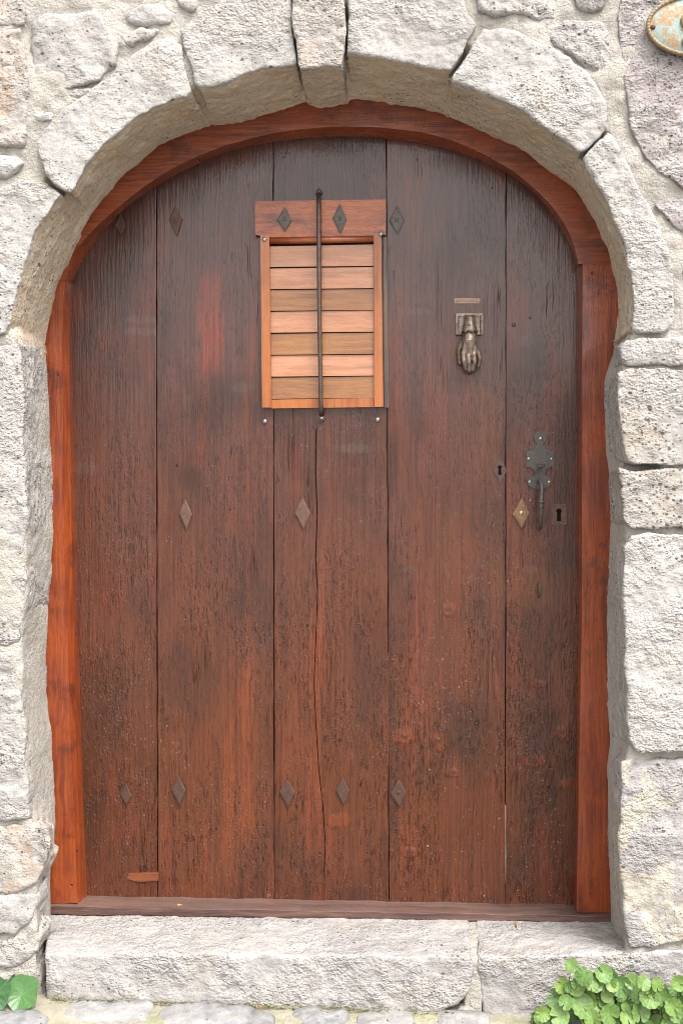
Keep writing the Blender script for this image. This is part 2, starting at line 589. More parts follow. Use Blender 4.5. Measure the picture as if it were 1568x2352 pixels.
def _wood(name, a, b, c3, axis='z', rough=0.32, bumpd=0.0012, coat=0.25, vary=0.0, gs=1.0, dents=False, pale_top=0.0):
    n = N(name, rough, spec=0.5)
    sc = {'z': lambda s, l: (s, s, l), 'x': lambda s, l: (l, s, s)}[axis]
    v = n.map(vec=n.warp(7, 0.02), per_object=23.0)
    ring = n.noise(1.0, 4, 0.6, 0.3, vec=n.map(sc(60 * gs, 2.5 * gs), vec=v))
    fib = n.noise(1.0, 3, 0.7, vec=n.map(sc(420, 12), vec=v))
    patch = n.noise(6.0, 4, 0.6, vec=v)
    c = n.mix(n.step(patch, 0.36, 0.64), a, b)
    c = n.mix(n.step(ring, 0.4, 0.66, 0.0, 0.7), c, c3)
    c = n.mix(n.step(fib, 0.3, 0.46, 0.45, 0.0), c, tuple(x * 0.35 for x in a))
    if vary:
        c = n.mix(n.math('MULTIPLY', n.rnd, vary), c, tuple(x * 0.55 for x in b))
    h = n.math('ADD', n.math('MULTIPLY', ring, 0.6), n.math('MULTIPLY', fib, 0.5))
    c = n.mix(n.step(n.noise(1.0, 3, 0.6, vec=n.map(sc(26, 3.2), (3, 8, 1), vec=v)), 0.55, 0.72, 0.0, 0.5), c, tuple(x * 0.45 for x in b))
    if pale_top:        # patchy paler tone mixed onto faces that look up
        g_ = n.nt.nodes.new('ShaderNodeNewGeometry')
        z_ = n.nt.nodes.new('ShaderNodeSeparateXYZ')
        n._set(z_.inputs[0], g_.outputs['True Normal'])
        c = n.mix(n.math('MULTIPLY', n.step(z_.outputs['Z'], 0.5, 0.9), n.step(n.noise(9, 4, 0.65, vec=n.map((.5, 2, 2), vec=v)), 0.3, 0.7, pale_top * .3, pale_top)), c, (0.21, 0.155, 0.135))
    if dents:       # nail holes, knocks and grime rubbed into them
        dd = n.vor(24, v)
        dm = n.step(n.math('SUBTRACT', n.step(n.noise(14, 1, .5, vec=v), 0.56, 0.8, 0, 0.22), dd), -0.02, 0.03)
        c = n.mix(n.math('MULTIPLY', dm, 0.8), c, (0.02, 0.008, 0.005))
        h = n.math('SUBTRACT', h, n.math('MULTIPLY', dm, 1.2))
        c = n.mix(n.step(n.noise(11, 5, 0.7, vec=n.map((1, 1, 1), (5, 1, 7), vec=v)), 0.54, 0.68, 0.0, 0.55), c, (0.035, 0.010, 0.006))
    n.b.inputs['Coat Weight'].default_value = coat
    n.b.inputs['Coat Roughness'].default_value = 0.15
    return n.done(c, n.step(patch, 0.3, 0.7, rough - 0.06, rough + 0.1), n.bump(h, bumpd, 0.8))


M['plank'] = plank_mat()
M['frame_v'] = wood_mat('red_varnished_frame', (0.205, 0.036, 0.008), (0.125, 0.020, 0.006), (0.27, 0.058, 0.011), 'z', 0.3, 0.0018, 0.3, gs=2.0, dents=True)
M['frame_h'] = wood_mat('dark_red_varnished_head', (0.19, 0.036, 0.009), (0.11, 0.020, 0.006), (0.27, 0.06, 0.012), 'x', 0.3, 0.0018, 0.3, gs=2.0, dents=True)
M['sill'] = wood_mat('worn_purple_brown_sill', (0.075, 0.033, 0.026), (0.05, 0.021, 0.016), (0.14, 0.075, 0.055), 'x', 0.34, 0.003, 0.4, pale_top=0.35)
M['slat_sky_sheen'] = wood_mat('slat_wood_with_sky_sheen', (0.37, 0.145, 0.062), (0.41, 0.18, 0.088), (0.26, 0.085, 0.020), 'x', 0.28, 0.0014, 0.35, vary=0.25, gs=1.7)  # pink of the sky's reflection put into the base colour
M['slat_gold'] = wood_mat('golden_slat_wood', (0.23, 0.083, 0.009), (0.16, 0.05, 0.006), (0.28, 0.11, 0.015), 'x', 0.28, 0.0014, 0.35, vary=0.25, gs=1.7)
M['orange_v'] = wood_mat('orange_strip_wood', (0.29, 0.078, 0.011), (0.21, 0.05, 0.008), (0.34, 0.105, 0.017), 'z', 0.3, 0.0008)
M['orange_h'] = wood_mat('orange_board_wood', (0.29, 0.060, 0.006), (0.15, 0.024, 0.004), (0.34, 0.088, 0.011), 'x', 0.25, 0.005, 0.5, dents=True)
M['patch'] = wood_mat('brown_orange_patch', (0.14, 0.038, 0.010), (0.09, 0.023, 0.008), (0.18, 0.05, 0.014), 'x', 0.35, 0.002, 0.2)
n = N('pale_filler', 0.9)
M['filler'] = n.done(n.mix(n.noise(80), (0.36, 0.31, 0.25), (0.22, 0.17, 0.12)))
n = N('varnish_on_fibres', 0.22, spec=0.5)
n.b.inputs['Coat Weight'].default_value = 1.0
n.b.inputs['Coat Roughness'].default_value = 0.1
M['varnish'] = n.done(n.mix(n.noise(60), (0.085, 0.025, 0.009), (0.04, 0.014, 0.008)))
M['greywood'] = wood_mat('grey_weathered_strip', (0.06, 0.045, 0.035), (0.04, 0.03, 0.023), (0.14, 0.07, 0.03), 'z', 0.5, 0.0008, 0.05)


def metal_mat(name, a, b, rough=0.45, metal=0.8, dist=0.0012, sc=1.0):
    n = N(name, rough, metal)
    k = n.noise(90 * sc, 4, 0.65)
    c = n.mix(n.step(k, 0.38, 0.62), a, b)
    return n.done(c, n.step(n.noise(160, 3, .6), .3, .7, rough - .1, rough + .15), n.bump(n.noise(220 * sc, 4, 0.6), dist, 0.7))


M['iron'] = metal_mat('dark_wrought_iron', (0.048, 0.046, 0.044), (0.066, 0.052, 0.044), 0.52, 0.25)
M['rust'] = metal_mat('brown_iron', (0.066, 0.025, 0.013), (0.038, 0.020, 0.013), 0.72, 0.1)
M['rod'] = metal_mat('brown_iron_rod', (0.10, 0.07, 0.058), (0.07, 0.055, 0.048), 0.42, 0.6)
M['steel'] = metal_mat('grey_steel', (0.30, 0.28, 0.26), (0.2, 0.185, 0.17), 0.32, 0.9)
M['bronze'] = metal_mat('rubbed_bronze', (0.22, 0.18, 0.155), (0.14, 0.095, 0.06), 0.36, 0.65, 0.0006)
M['brass'] = metal_mat('dull_brass', (0.25, 0.155, 0.105), (0.21, 0.135, 0.10), 0.42, 0.5, 0.0003)
M['brass_nail'] = metal_mat('brass_screw', (0.5, 0.38, 0.2), (0.36, 0.26, 0.13), 0.32, 0.9, 0.0003)
n = N('keyhole_shade_black', 0.95, spec=0.05)
M['stained_iron'] = metal_mat('iron_stained_over', (0.075, 0.035, 0.027), (0.05, 0.03, 0.025), 0.4, 0.2, 0.003)
n = N('keyhole_shade_black', 0.95, spec=0.05)
M['black'] = n.done(n.mix(n.noise(200), (0.004, 0.003, 0.003), (0.008, 0.006, 0.005)))  # flat piece whose black colour stands for the shade inside the lock
n = N('dark_back_board', 0.9, spec=0.1)
M['back'] = n.done(n.mix(n.noise(60), (0.02, 0.012, 0.009), (0.012, 0.008, 0.006)))
n = N('plate_lettering', 0.6)
M['letter'] = n.done(n.mix(n.noise(300), (0.17, 0.10, 0.07), (0.13, 0.08, 0.055)))
n = N('patinated_plate', 0.6, spec=0.4)
k = n.noise(34, 5, 0.7)
c = n.mix(n.step(k, 0.44, 0.56), (0.20, 0.29, 0.29), (0.26, 0.145, 0.06))
c = n.mix(n.step(n.noise(120, 4, .7), 0.42, 0.6, 0, .5), c, (0.28, 0.27, 0.19))
M['patina'] = n.done(c, normal=n.bump(n.noise(160, 4, 0.7), 0.002, 0.6))
n = N('rusted_rope_rim', 0.5, spec=0.4)
M['rim'] = n.done(n.mix(n.step(n.noise(90, 4, .7), .4, .62), (0.17, 0.10, 0.042), (0.20, 0.165, 0.09)), normal=n.bump(n.noise(200), 0.001, 0.6))


def leaf_mat(name, a, b, rough=0.45):
    n = N(name, rough, spec=0.35)
    uv = n.nt.nodes.new('ShaderNodeAttribute')
    uv.attribute_name = 'tone'
    c = n.mix(uv.outputs['Fac'], a, b)
    c = n.mix(n.step(n.noise(130, 3, .6), 0.4, 0.7, 0, 0.3), c, tuple(x * 1.5 for x in b))
    n.b.inputs['Subsurface Weight'].default_value = 0.0
    return n.done(c, normal=n.bump(n.noise(180, 3, .6), 0.002, 0.4))


M['leaf'] = leaf_mat('fresh_green_leaf', (0.038, 0.095, 0.025), (0.12, 0.185, 0.038))
M['ivy'] = leaf_mat('dark_green_leaf', (0.02, 0.06, 0.022), (0.05, 0.115, 0.03), 0.35)
n = N('green_stem', 0.6)
M['stem'] = n.done(n.mix(n.noise(60), (0.06, 0.1, 0.03), (0.1, 0.09, 0.04)))
n = N('moss', 0.95, spec=0.1)
M['moss'] = n.done(n.mix(n.noise(150, 3), (0.16, 0.17, 0.05), (0.27, 0.26, 0.12)))
n = N('dry_leaf', 0.7)
M['dry'] = n.done(n.mix(n.noise(200), (0.42, 0.22, 0.06), (0.3, 0.15, 0.05)))

# ------------------------------------------------------------------ ground
GZ = lambda X: (lambda x: ZC - (2283 + 0.036 * x - VY) * S)(min(2300, max(-700, X / S + VX)))
bm = bmesh.new()
xs = [-60, -20, -6] + [-3 + 0.05 * i for i in range(121)] + [6, 20, 60]
ys = [0.5, 0.3] + [0.2 - 0.03 * i for i in range(20)] + [-0.8, -1.5, -3, -8, -25, -80]
vv = [[bm.verts.new((x, y, GZ(x) + (0.006 * math.sin(x * 23 + y * 31) * math.sin(x * 11 - y * 17) if abs(x) < 3 and y > -1 else 0))) for x in xs] for y in ys]
for j in range(len(ys) - 1):
    for i in range(len(xs) - 1):
        bm.faces.new((vv[j][i], vv[j][i + 1], vv[j + 1][i + 1], vv[j + 1][i]))
o = obj('ground', bm, M['ground'], smooth=True)
o['kind'] = 'structure'
bm = bmesh.new()  # unseen dark sheet added to dim what the door reflects
vv = [[bm.verts.new((x, y, GZ(x) + 0.016)) for x in xs] for y in (-1.5, -3, -8, -25, -80)]
for j in range(4):
    for i in range(len(xs) - 1):
        bm.faces.new((vv[j][i], vv[j][i + 1], vv[j + 1][i + 1], vv[j + 1][i]))
n = N('street_setts', 0.8, spec=0.3)
o = obj('unseen_street', bm, n.done(n.mix(n.step(n.vor(9, feature='DISTANCE_TO_EDGE'), 0.02, 0.06), (0.10, 0.095, 0.09), (0.22, 0.21, 0.20))))
o['kind'] = 'structure'

# cobbles bedded in it: one paved surface
rc = random.Random(3)
bm = bmesh.new()
row = 0
y = -0.075
cob = [(148, 372, 2298, 2352), (365, 590, 2305, 2365), (500, 650, 2325, 2380), (672, 802, 2316, 2360), (818, 948, 2318, 2372), (992, 1118, 2320, 2375), (-40, 150, 2325, 2372), (1190, 1520, 2332, 2372)]
spots = []
for a, b, c0, c1 in cob:
    p0, p1 = (c0 - VY) * S, (c1 - VY) * S
    X = ((a + b) / 2 - VX) * S
    h = ZC - GZ(X)
    Yn = -D * (1 - h / p1)
    Yf = -D * (1 - h / p0)
    spots.append((X, (Yn + Yf) / 2, (b - a) / 2 * S, abs(Yf - Yn) / 2))
for r_ in range(10):
    yc = -0.21 - 0.125 * r_
    x = -1.9 + rc.uniform(0, .1)
    while x < 1.6:
        wd = rc.uniform(0.06, 0.11)
        spots.append((x + wd, yc + rc.uniform(-.015, .015), wd * 0.94, 0.054))
        x += wd * 2 + 0.012
for X, Y, a, b in spots:
    prof = [rc.uniform(0.82, 1.05) for _ in range(10)]
    out = []
    for k in range(40):
        t = 2 * math.pi * k / 40
        cc, ss = math.cos(t), math.sin(t)
        q = 10 * k / 40
        f = prof[int(q) % 10] * (1 - q % 1) + prof[(int(q) + 1) % 10] * (q % 1)
        out.append((abs(cc) ** 0.6 * math.copysign(1, cc) * a * f, abs(ss) ** 0.6 * math.copysign(1, ss) * b * f))
    c0 = [bm.verts.new((X + u * 0.3, Y + v * 0.3, GZ(X) + 0.009)) for u, v in out]
    c1 = [bm.verts.new((X + u * 0.9, Y + v * 0.9, GZ(X) + 0.0085)) for u, v in out]
    c2 = [bm.verts.new((X + u, Y + v, GZ(X) + 0.001)) for u, v in out]
    c3 = [bm.verts.new((X + u, Y + v, GZ(X) - 0.03)) for u, v in out]
    bm.faces.new(c0)
    for p, q in ((c0, c1), (c1, c2), (c2, c3)):
        for k in range(40):
            bm.faces.new((p[k], q[k], q[(k + 1) % 40], p[(k + 1) % 40]))
bmesh.ops.triangulate(bm, faces=[f for f in bm.faces if len(f.verts) > 4])
o = obj('cobblestone_paving', bm, M['cobble'], smooth=True)
me = o.data
c = co_of(me)
c[:, 2] += 0.005 * fbm(c, 22, 3, 5)
set_co(me, c)
o['kind'] = 'structure'

# ------------------------------------------------------------------ masonry
E = [(117, 2110), (117, 2070), (120, 1939), (130, 1889), (125, 1764), (122, 1686), (112, 1626), (109, 1526), (110, 1476), (115, 1391), (98, 1364), (117, 1352),
     (120, 1291), (125, 1226), (122, 1176), (117, 1038), (117, 938), (112, 863), (107, 788), (120, 718), (135, 653), (165, 588), (215, 490), (245, 450),
     (295, 395), (320, 378), (365, 335), (430, 310), (475, 290), (545, 283), (600, 270), (665, 253), (700, 238), (740, 246), (784, 245), (814, 231), (874, 235), (934, 245),
     (1004, 260), (1064, 285), (1134, 315), (1199, 345), (1254, 395), (1289, 415), (1324, 445), (1349, 480), (1369, 515), (1384, 550), (1399, 588),
     (1404, 618), (1419, 678), (1416, 748), (1409, 803), (1384, 873), (1386, 963), (1389, 1038), (1396, 1088), (1399, 1175), (1396, 1276), (1391, 1426),
     (1396, 1501), (1391, 1626), (1399, 1701), (1391, 1764), (1396, 1914), (1401, 2084), (1401, 2120)]
F = [(100, 2210), (85, 2110), (85, 2060), (95, 1930), (70, 1880), (62, 1700), (48, 1500), (60, 1300), (55, 1100), (50, 900), (45, 800), (35, 742), (48, 663), (72, 580), (103, 508),
     (150, 450), (200, 425), (215, 375), (245, 338), (290, 300), (345, 262), (398, 234), (435, 226), (458, 212), (500, 197), (545, 180), (600, 162),
     (680, 152), (750, 160), (793, 130), (874, 137), (934, 152), (1004, 167), (1036, 178), (1042, 197), (1104, 218), (1164, 244), (1209, 272),
     (1234, 292), (1275, 318), (1305, 345), (1335, 372), (1352, 408), (1370, 443), (1388, 480), (1402, 515), (1421, 550), (1428, 590),
     (1442, 645), (1447, 690), (1448, 730), (1438, 790), (1428, 830), (1420, 868), (1424, 940), (1432, 1015), (1440, 1060), (1428, 1080), (1430, 1130), (1438, 1206),
     (1432, 1251), (1437, 1330), (1442, 1430), (1445, 1580), (1446, 1706), (1430, 1764), (1426, 1960), (1434, 2134), (1440, 2215)]
NP = 260
Fp = polyline(F, NP)
Ep = polyline(E, NP)
# keep both curves in step: match on angle about the opening's middle
def ang(p):
    return np.unwrap(np.arctan2(p[:, 1] - 1250, p[:, 0] - 770))
ta = ang(polyline(F, 3000))
te = ang(polyline(E, 3000))
f3, e3 = polyline(F, 3000), polyline(E, 3000)
ts = np.linspace(max(ta[0], te[0]), min(ta[-1], te[-1]), NP)
ta, te = np.maximum.accumulate(ta), np.maximum.accumulate(te)
Fp = np.stack([np.interp(ts, ta, f3[:, 0]), np.interp(ts, ta, f3[:, 1])], 1)
Ep = np.stack([np.interp(ts, te, e3[:, 0]), np.interp(ts, te, e3[:, 1])], 1)

YM = 0.001     # face of the mortar
cx_, cy_ = 770, 900
front = []
for x, y in Fp:
    d_ = math.hypot(x - cx_, y - cy_)
    g_ = 1 + (16 / d_ if y < 760 else 3 / d_)
    front.append(at(cx_ + (x - cx_) * g_, cy_ + (y - cy_) * (g_ if y < 760 else 1), YM))
back = [at(x, y, YF - 0.006) for x, y in Ep]
zb = at(0, 2420).z
cor = [(at(2050, 0).x, zb), (at(2050, 0).x, at(0, -420).z), (at(-420, 0).x, at(0, -420).z), (at(-420, 0).x, zb)]
front += [Vector((front[-1].x, YM, zb))] + [Vector((x, YM, z)) for x, z in cor] + [Vector((front[0].x, YM, zb))]
back += [Vector((back[-1].x, YF - 0.006, zb))] + [Vector((x, YF - 0.006, z)) for x, z in cor] + [Vector((back[0].x, YF - 0.006, zb))]
wall = thing('stone_wall', 'pale rubble stone wall in lime mortar round the arched door', 'wall', (at(784, 0).x, 0.1, 0.0))
me = remesh(loft(front, back), 0.008, 2)
c = co_of(me)
nn = no_of(me)
amt = 0.009 * fbm(c, 9, 3, 11) + 0.004 * fbm(c, 40, 3, 12)
amt *= np.where(c[:, 1] > YF - 0.05, 0.2, np.where(c[:, 1] > 0.04, 0.4, 1.0))
# open joints of the arch, where the mortar has fallen out
for line in ([(118, 415), (160, 455), (190, 478)], [(793, 30), (796, 125), (800, 195)], [(1064, 122), (1038, 168), (1034, 215)], [(1380, 320), (1338, 357), (1322, 405)], [(1370, 1072), (1500, 1072)], [(667, 20), (682, 130), (695, 200)]):
    for t in polyline(line, 60):
        p = at(t[0], t[1], 0.02)
        d2 = np.hypot(c[:, 0] - p.x, c[:, 2] - p.z)
        w_ = np.clip(1 - d2 / 0.016, 0, 1) * (c[:, 1] < 0.06)
        c[:, 1] = np.maximum(c[:, 1], c[:, 1] + 0.0 + w_ * (0.045 - c[:, 1]))
set_co(me, c + nn * amt[:, None])
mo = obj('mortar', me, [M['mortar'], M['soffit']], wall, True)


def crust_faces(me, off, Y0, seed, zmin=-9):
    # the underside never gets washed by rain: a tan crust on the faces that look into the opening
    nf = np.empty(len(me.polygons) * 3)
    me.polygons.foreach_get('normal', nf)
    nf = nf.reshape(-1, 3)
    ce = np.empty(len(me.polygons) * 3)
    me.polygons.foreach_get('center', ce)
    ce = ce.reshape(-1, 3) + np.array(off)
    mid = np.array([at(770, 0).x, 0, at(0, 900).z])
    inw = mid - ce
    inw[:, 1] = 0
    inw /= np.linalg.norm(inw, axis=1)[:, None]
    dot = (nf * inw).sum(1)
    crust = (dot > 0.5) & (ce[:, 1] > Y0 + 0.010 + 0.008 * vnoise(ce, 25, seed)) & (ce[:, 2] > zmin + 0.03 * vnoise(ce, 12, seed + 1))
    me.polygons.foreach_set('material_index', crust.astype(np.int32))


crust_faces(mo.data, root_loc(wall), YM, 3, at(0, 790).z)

arch = thing('stone_archway', 'pale stone archway of big wedge blocks with a projecting keystone framing the red door', 'archway', (at(784, 0).x, 0.0, 0.0))
step = thing('doorstep', 'worn grey stone doorstep of two blocks under the wooden sill', 'doorstep', (at(700, 0).x, 0.1, 0.05))


def stone(name, pts, m, parent, Y0=-0.006, thick=0.16, rough=1.0, seed=0, voxel=0.0047, smooth=2, pillow=0.0, soffit=False, edge=5.0, Yb=YB):
    """pts: (x, y) on the face, or (x, y, bx, by) where the reveal's back edge is seen"""
    full = []
    for p in pts:
        if len(p) == 4:
            b = at(p[2], p[3], Yb)
            full.append((*p[:2], b.x, b.y, b.z))
        else:
            f = at(p[0], p[1], Y0)
            full.append((*p[:2], f.x, Y0 + (Yb - Y0 if soffit else thick), f.z))
    rs = np.array(resample(full, 14))
    P3 = np.stack([rs[:, 0] * 0.01, rs[:, 1] * 0.01, np.full(len(rs), seed * 3.7)], 1)
    jx, jy = vnoise(P3, 2.6, seed), vnoise(P3, 2.6, seed + 50)
    fr, bk = [], []
    for q, dx, dy in zip(rs, jx, jy):
        fr.append(at(q[0] + dx * edge, q[1] + dy * edge, Y0))
        bk.append((q[2], q[3], q[4]))
    me = remesh(loft(fr, bk), voxel, smooth)
    c = co_of(me)
    nn = no_of(me)
    c0 = c + seed * 1.93
    a = 0.75 * rough * (0.0045 * fbm(c0, 16, 2, seed) + 0.0028 * fbm(c0, 55, 2, seed + 5) + 0.0013 * vnoise(c0, 150, seed + 9))
    if pillow:
        ctr = (c[:, [0, 2]].max(0) + c[:, [0, 2]].min(0)) / 2
        half = (c[:, [0, 2]].max(0) - c[:, [0, 2]].min(0)) / 2
        r2 = (((c[:, [0, 2]] - ctr) / half) ** 2).sum(1)
        c[:, 1] -= pillow * np.clip(1 - r2, -0.6, 1) * (c[:, 1] < Y0 + 0.03)
    set_co(me, c + nn * a[:, None])
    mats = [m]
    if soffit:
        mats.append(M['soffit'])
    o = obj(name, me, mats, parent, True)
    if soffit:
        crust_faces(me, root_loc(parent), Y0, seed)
    return o


# the arch ring: keystone and wedge blocks
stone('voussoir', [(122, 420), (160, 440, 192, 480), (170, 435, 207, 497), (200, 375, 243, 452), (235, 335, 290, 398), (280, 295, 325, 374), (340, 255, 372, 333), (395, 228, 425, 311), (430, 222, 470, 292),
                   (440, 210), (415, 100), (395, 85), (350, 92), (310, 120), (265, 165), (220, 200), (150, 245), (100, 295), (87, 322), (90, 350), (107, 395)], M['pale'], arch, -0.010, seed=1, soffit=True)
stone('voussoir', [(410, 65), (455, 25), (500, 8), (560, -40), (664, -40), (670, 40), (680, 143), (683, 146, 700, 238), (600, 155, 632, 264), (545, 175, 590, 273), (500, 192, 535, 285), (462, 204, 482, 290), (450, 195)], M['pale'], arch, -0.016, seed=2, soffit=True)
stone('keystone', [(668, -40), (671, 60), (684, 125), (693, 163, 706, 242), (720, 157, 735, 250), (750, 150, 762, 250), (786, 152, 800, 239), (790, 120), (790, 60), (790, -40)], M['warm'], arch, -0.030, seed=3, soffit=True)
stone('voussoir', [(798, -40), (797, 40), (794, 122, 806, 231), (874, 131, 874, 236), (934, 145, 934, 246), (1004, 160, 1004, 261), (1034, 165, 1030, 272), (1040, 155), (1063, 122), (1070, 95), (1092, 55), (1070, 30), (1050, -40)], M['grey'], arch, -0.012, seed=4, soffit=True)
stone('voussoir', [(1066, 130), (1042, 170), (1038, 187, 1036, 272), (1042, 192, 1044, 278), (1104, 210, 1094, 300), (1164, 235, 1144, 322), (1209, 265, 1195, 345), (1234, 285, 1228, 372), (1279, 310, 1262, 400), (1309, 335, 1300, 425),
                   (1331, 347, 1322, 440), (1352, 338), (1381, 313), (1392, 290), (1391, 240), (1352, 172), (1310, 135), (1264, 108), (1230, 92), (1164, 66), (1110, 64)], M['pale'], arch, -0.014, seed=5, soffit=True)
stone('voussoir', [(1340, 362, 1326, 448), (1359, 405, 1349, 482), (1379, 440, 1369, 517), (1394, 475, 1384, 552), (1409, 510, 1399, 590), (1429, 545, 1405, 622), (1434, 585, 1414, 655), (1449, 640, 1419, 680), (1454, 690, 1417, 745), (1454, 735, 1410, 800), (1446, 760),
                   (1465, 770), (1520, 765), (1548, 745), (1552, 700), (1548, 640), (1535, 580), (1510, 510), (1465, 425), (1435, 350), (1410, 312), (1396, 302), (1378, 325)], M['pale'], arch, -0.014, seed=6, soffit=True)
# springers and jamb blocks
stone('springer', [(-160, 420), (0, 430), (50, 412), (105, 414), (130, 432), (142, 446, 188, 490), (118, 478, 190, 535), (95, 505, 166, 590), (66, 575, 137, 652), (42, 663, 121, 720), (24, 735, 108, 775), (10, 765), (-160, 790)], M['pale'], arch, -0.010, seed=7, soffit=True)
stone('jamb_stone', [(-160, 800), (0, 795), (44, 792, 106, 795), (56, 890, 113, 890), (56, 985, 118, 985), (58, 1100, 121, 1100), (60, 1180, 124, 1180), (55, 1272, 121, 1275), (0, 1283), (-160, 1285)], M['grey'], arch, -0.004, seed=8, soffit=False, rough=1.1)
stone('jamb_stone', [(-160, 1292), (0, 1290), (55, 1288, 120, 1293), (62, 1330, 117, 1345), (52, 1400, 108, 1400), (38, 1472, 108, 1470), (0, 1488), (-160, 1492)], M['grey'], arch, -0.002, seed=9, rough=1.2)
stone('jamb_stone', [(-160, 1500), (0, 1498), (38, 1492, 108, 1492), (46, 1600, 110, 1600), (60, 1760, 125, 1762), (66, 1875, 129, 1880), (0, 1888), (-160, 1890)], M['grey'], arch, -0.004, seed=10, rough=1.4)
stone('jamb_stone', [(1428, 822, 1402, 826), (1424, 800, 1408, 812), (1436, 785), (1470, 776), (1700, 772), (1700, 836), (1480, 839), (1436, 836)], M['grey'], arch, -0.012, seed=11)
stone('jamb_stone', [(1417, 852, 1386, 873), (1419, 895, 1385, 900), (1419, 940, 1387, 963), (1429, 1013, 1389, 1035), (1441, 1060, 1395, 1066), (1458, 1067), (1700, 1066), (1700, 848), (1500, 844), (1440, 845)], M['porous'], arch, -0.020, seed=12)
stone('jamb_stone', [(1424, 1080, 1397, 1086), (1424, 1130, 1399, 1130), (1432, 1195, 1398, 1200), (1452, 1216), (1500, 1213), (1700, 1208), (1700, 1078), (1500, 1075)], M['porous'], arch, -0.018, seed=13)
stone('jamb_stone', [(1428, 1256, 1396, 1272), (1452, 1232), (1500, 1226), (1700, 1224), (1700, 1728), (1490, 1729), (1455, 1724), (1441, 1702, 1397, 1690), (1438, 1580, 1391, 1600), (1434, 1430, 1391, 1430), (1430, 1330, 1394, 1330)], M['pale'], arch, -0.024, seed=14, smooth=7)
stone('jamb_stone', [(1427, 1750, 1392, 1750), (1452, 1744), (1700, 1742), (1700, 2168), (1560, 2165), (1490, 2176), (1444, 2178, 1408, 2105), (1432, 2130, 1402, 2095), (1421, 1960, 1397, 1960), (1424, 1850, 1394, 1850)], M['ochre'], arch, -0.008, seed=15)

# rubble of the wall
RUB = [([(-160, -60), (58, -60), (58, 10), (60, 40), (52, 55), (-160, 60)], 'warm', -0.004, 0.0),
       ([(-160, 70), (48, 66), (60, 100), (60, 200), (58, 300), (52, 335), (20, 338), (-160, 340)], 'warm', -0.014, 0.0),
       ([(70, 55), (105, 28), (220, 20), (240, 60), (265, 90), (262, 148), (222, 182), (160, 200), (100, 216), (74, 200), (70, 125)], 'grey', -0.010, 0.002),
       ([(288, 30), (320, 10), (382, 8), (402, 30), (390, 50), (320, 62), (294, 52)], 'pale', -0.005, 0.002),
       ([(270, 76), (325, 62), (360, 66), (342, 88), (330, 92), (296, 110), (276, 96)], 'pale', -0.003, 0.006),
       ([(392, -40), (452, -40), (448, 14), (440, 22), (412, 14)], 'pale', -0.005, 0.000),
       ([(162, 212), (214, 196), (212, 214), (186, 234), (160, 222)], 'pale', 0.000, 0.006),
       ([(70, 262), (130, 246), (122, 268), (76, 288)], 'pale', -0.008, 0.006),
       ([(-160, 350), (0, 350), (50, 360), (54, 376), (16, 405), (-160, 415)], 'pale', -0.008, 0.010),
       ([(1089, -60), (1276, -60), (1268, 44), (1230, 43), (1204, 30), (1164, 34), (1130, 30), (1096, 20)], 'pale', -0.010, 0.004),
       ([(1312, -60), (1408, -60), (1386, 14), (1360, 22), (1324, 20)], 'pale', -0.012, 0.008),
       ([(1256, 62), (1298, 46), (1358, 40), (1394, 55), (1408, 125), (1390, 175), (1362, 170), (1312, 130), (1264, 104)], 'grey', -0.004, 0.004),
       ([(1418, -160), (1740, -160), (1740, 445), (1568, 432), (1508, 394), (1480, 360), (1446, 280), (1424, 130)], 'purple', -0.012, 0.0),
       ([(1500, 470), (1530, 452), (1740, 460), (1740, 560), (1590, 545), (1545, 520)], 'purple', 0.000, 0.006),
       ([(1562, 600), (1740, 590), (1740, 755), (1580, 758)], 'pale', -0.004, 0.004),
       ([(-160, 1900), (30, 1893), (72, 1893), (112, 1900, 126, 1900), (116, 1945, 124, 1940), (105, 1985), (85, 2030), (40, 2050), (-160, 2060)], 'warm', 0.000, 0.002),
       ([(-160, 2070), (40, 2056), (82, 2050), (84, 2085), (74, 2120), (30, 2148), (-160, 2160)], 'grey', -0.003, 0.006),
       ([(-160, 2172), (20, 2160), (70, 2136), (92, 2150), (88, 2190), (40, 2220), (-160, 2240)], 'pale', 0.004, 0.004),
       ([(-160, 2250), (30, 2236), (80, 2226), (98, 2250), (98, 2330), (-160, 2330)], 'warm', 0.004, 0.002)]
for i, (pts, mk, y0, pil) in enumerate(RUB):
    stone('rubble_stone', pts, M[mk], wall, y0, 0.1, 1.5, 30 + i, 0.0055, 5, pil, edge=7)

# doorstep
SB = lambda x: VY + (2104 + (x - 113) * 0.0149 - VY) * (D + 0.25) / (D + 0.33)
stone('step_block', [(104, 2192, 112, SB(112)), (300, 2188, 300, SB(300)), (600, 2191, 600, SB(600)), (900, 2196, 900, SB(900)), (1078, 2196, 1078, SB(1078)), (1084, 2230), (1080, 2275), (1050, 2310), (1000, 2330), (560, 2322), (108, 2300)],
      M['step'], step, -0.018, 0.3, 0.7, 61, 0.005, 6, soffit=False, Yb=0.33)
stone('step_block', [(1094, 2196, 1090, SB(1090)), (1250, 2194, 1250, SB(1250)), (1440, 2192, 1440, SB(1440)), (1560, 2185, 1560, SB(1560)), (1740, 2185, 1740, SB(1740)), (1740, 2370), (1108, 2355), (1104, 2290)],
      M['step'], step, -0.010, 0.3, 0.9, 62, 0.005, 6, Yb=0.33)
stone('joint_mortar', [(1066, 2203, 1066, SB(1066) + 2), (1110, 2203, 1104, SB(1110) + 2), (1112, 2355), (1020, 2350), (1064, 2310)], M['mortar'], step, -0.006, 0.3, 1.2, 63, 0.005, 4, Yb=0.33)

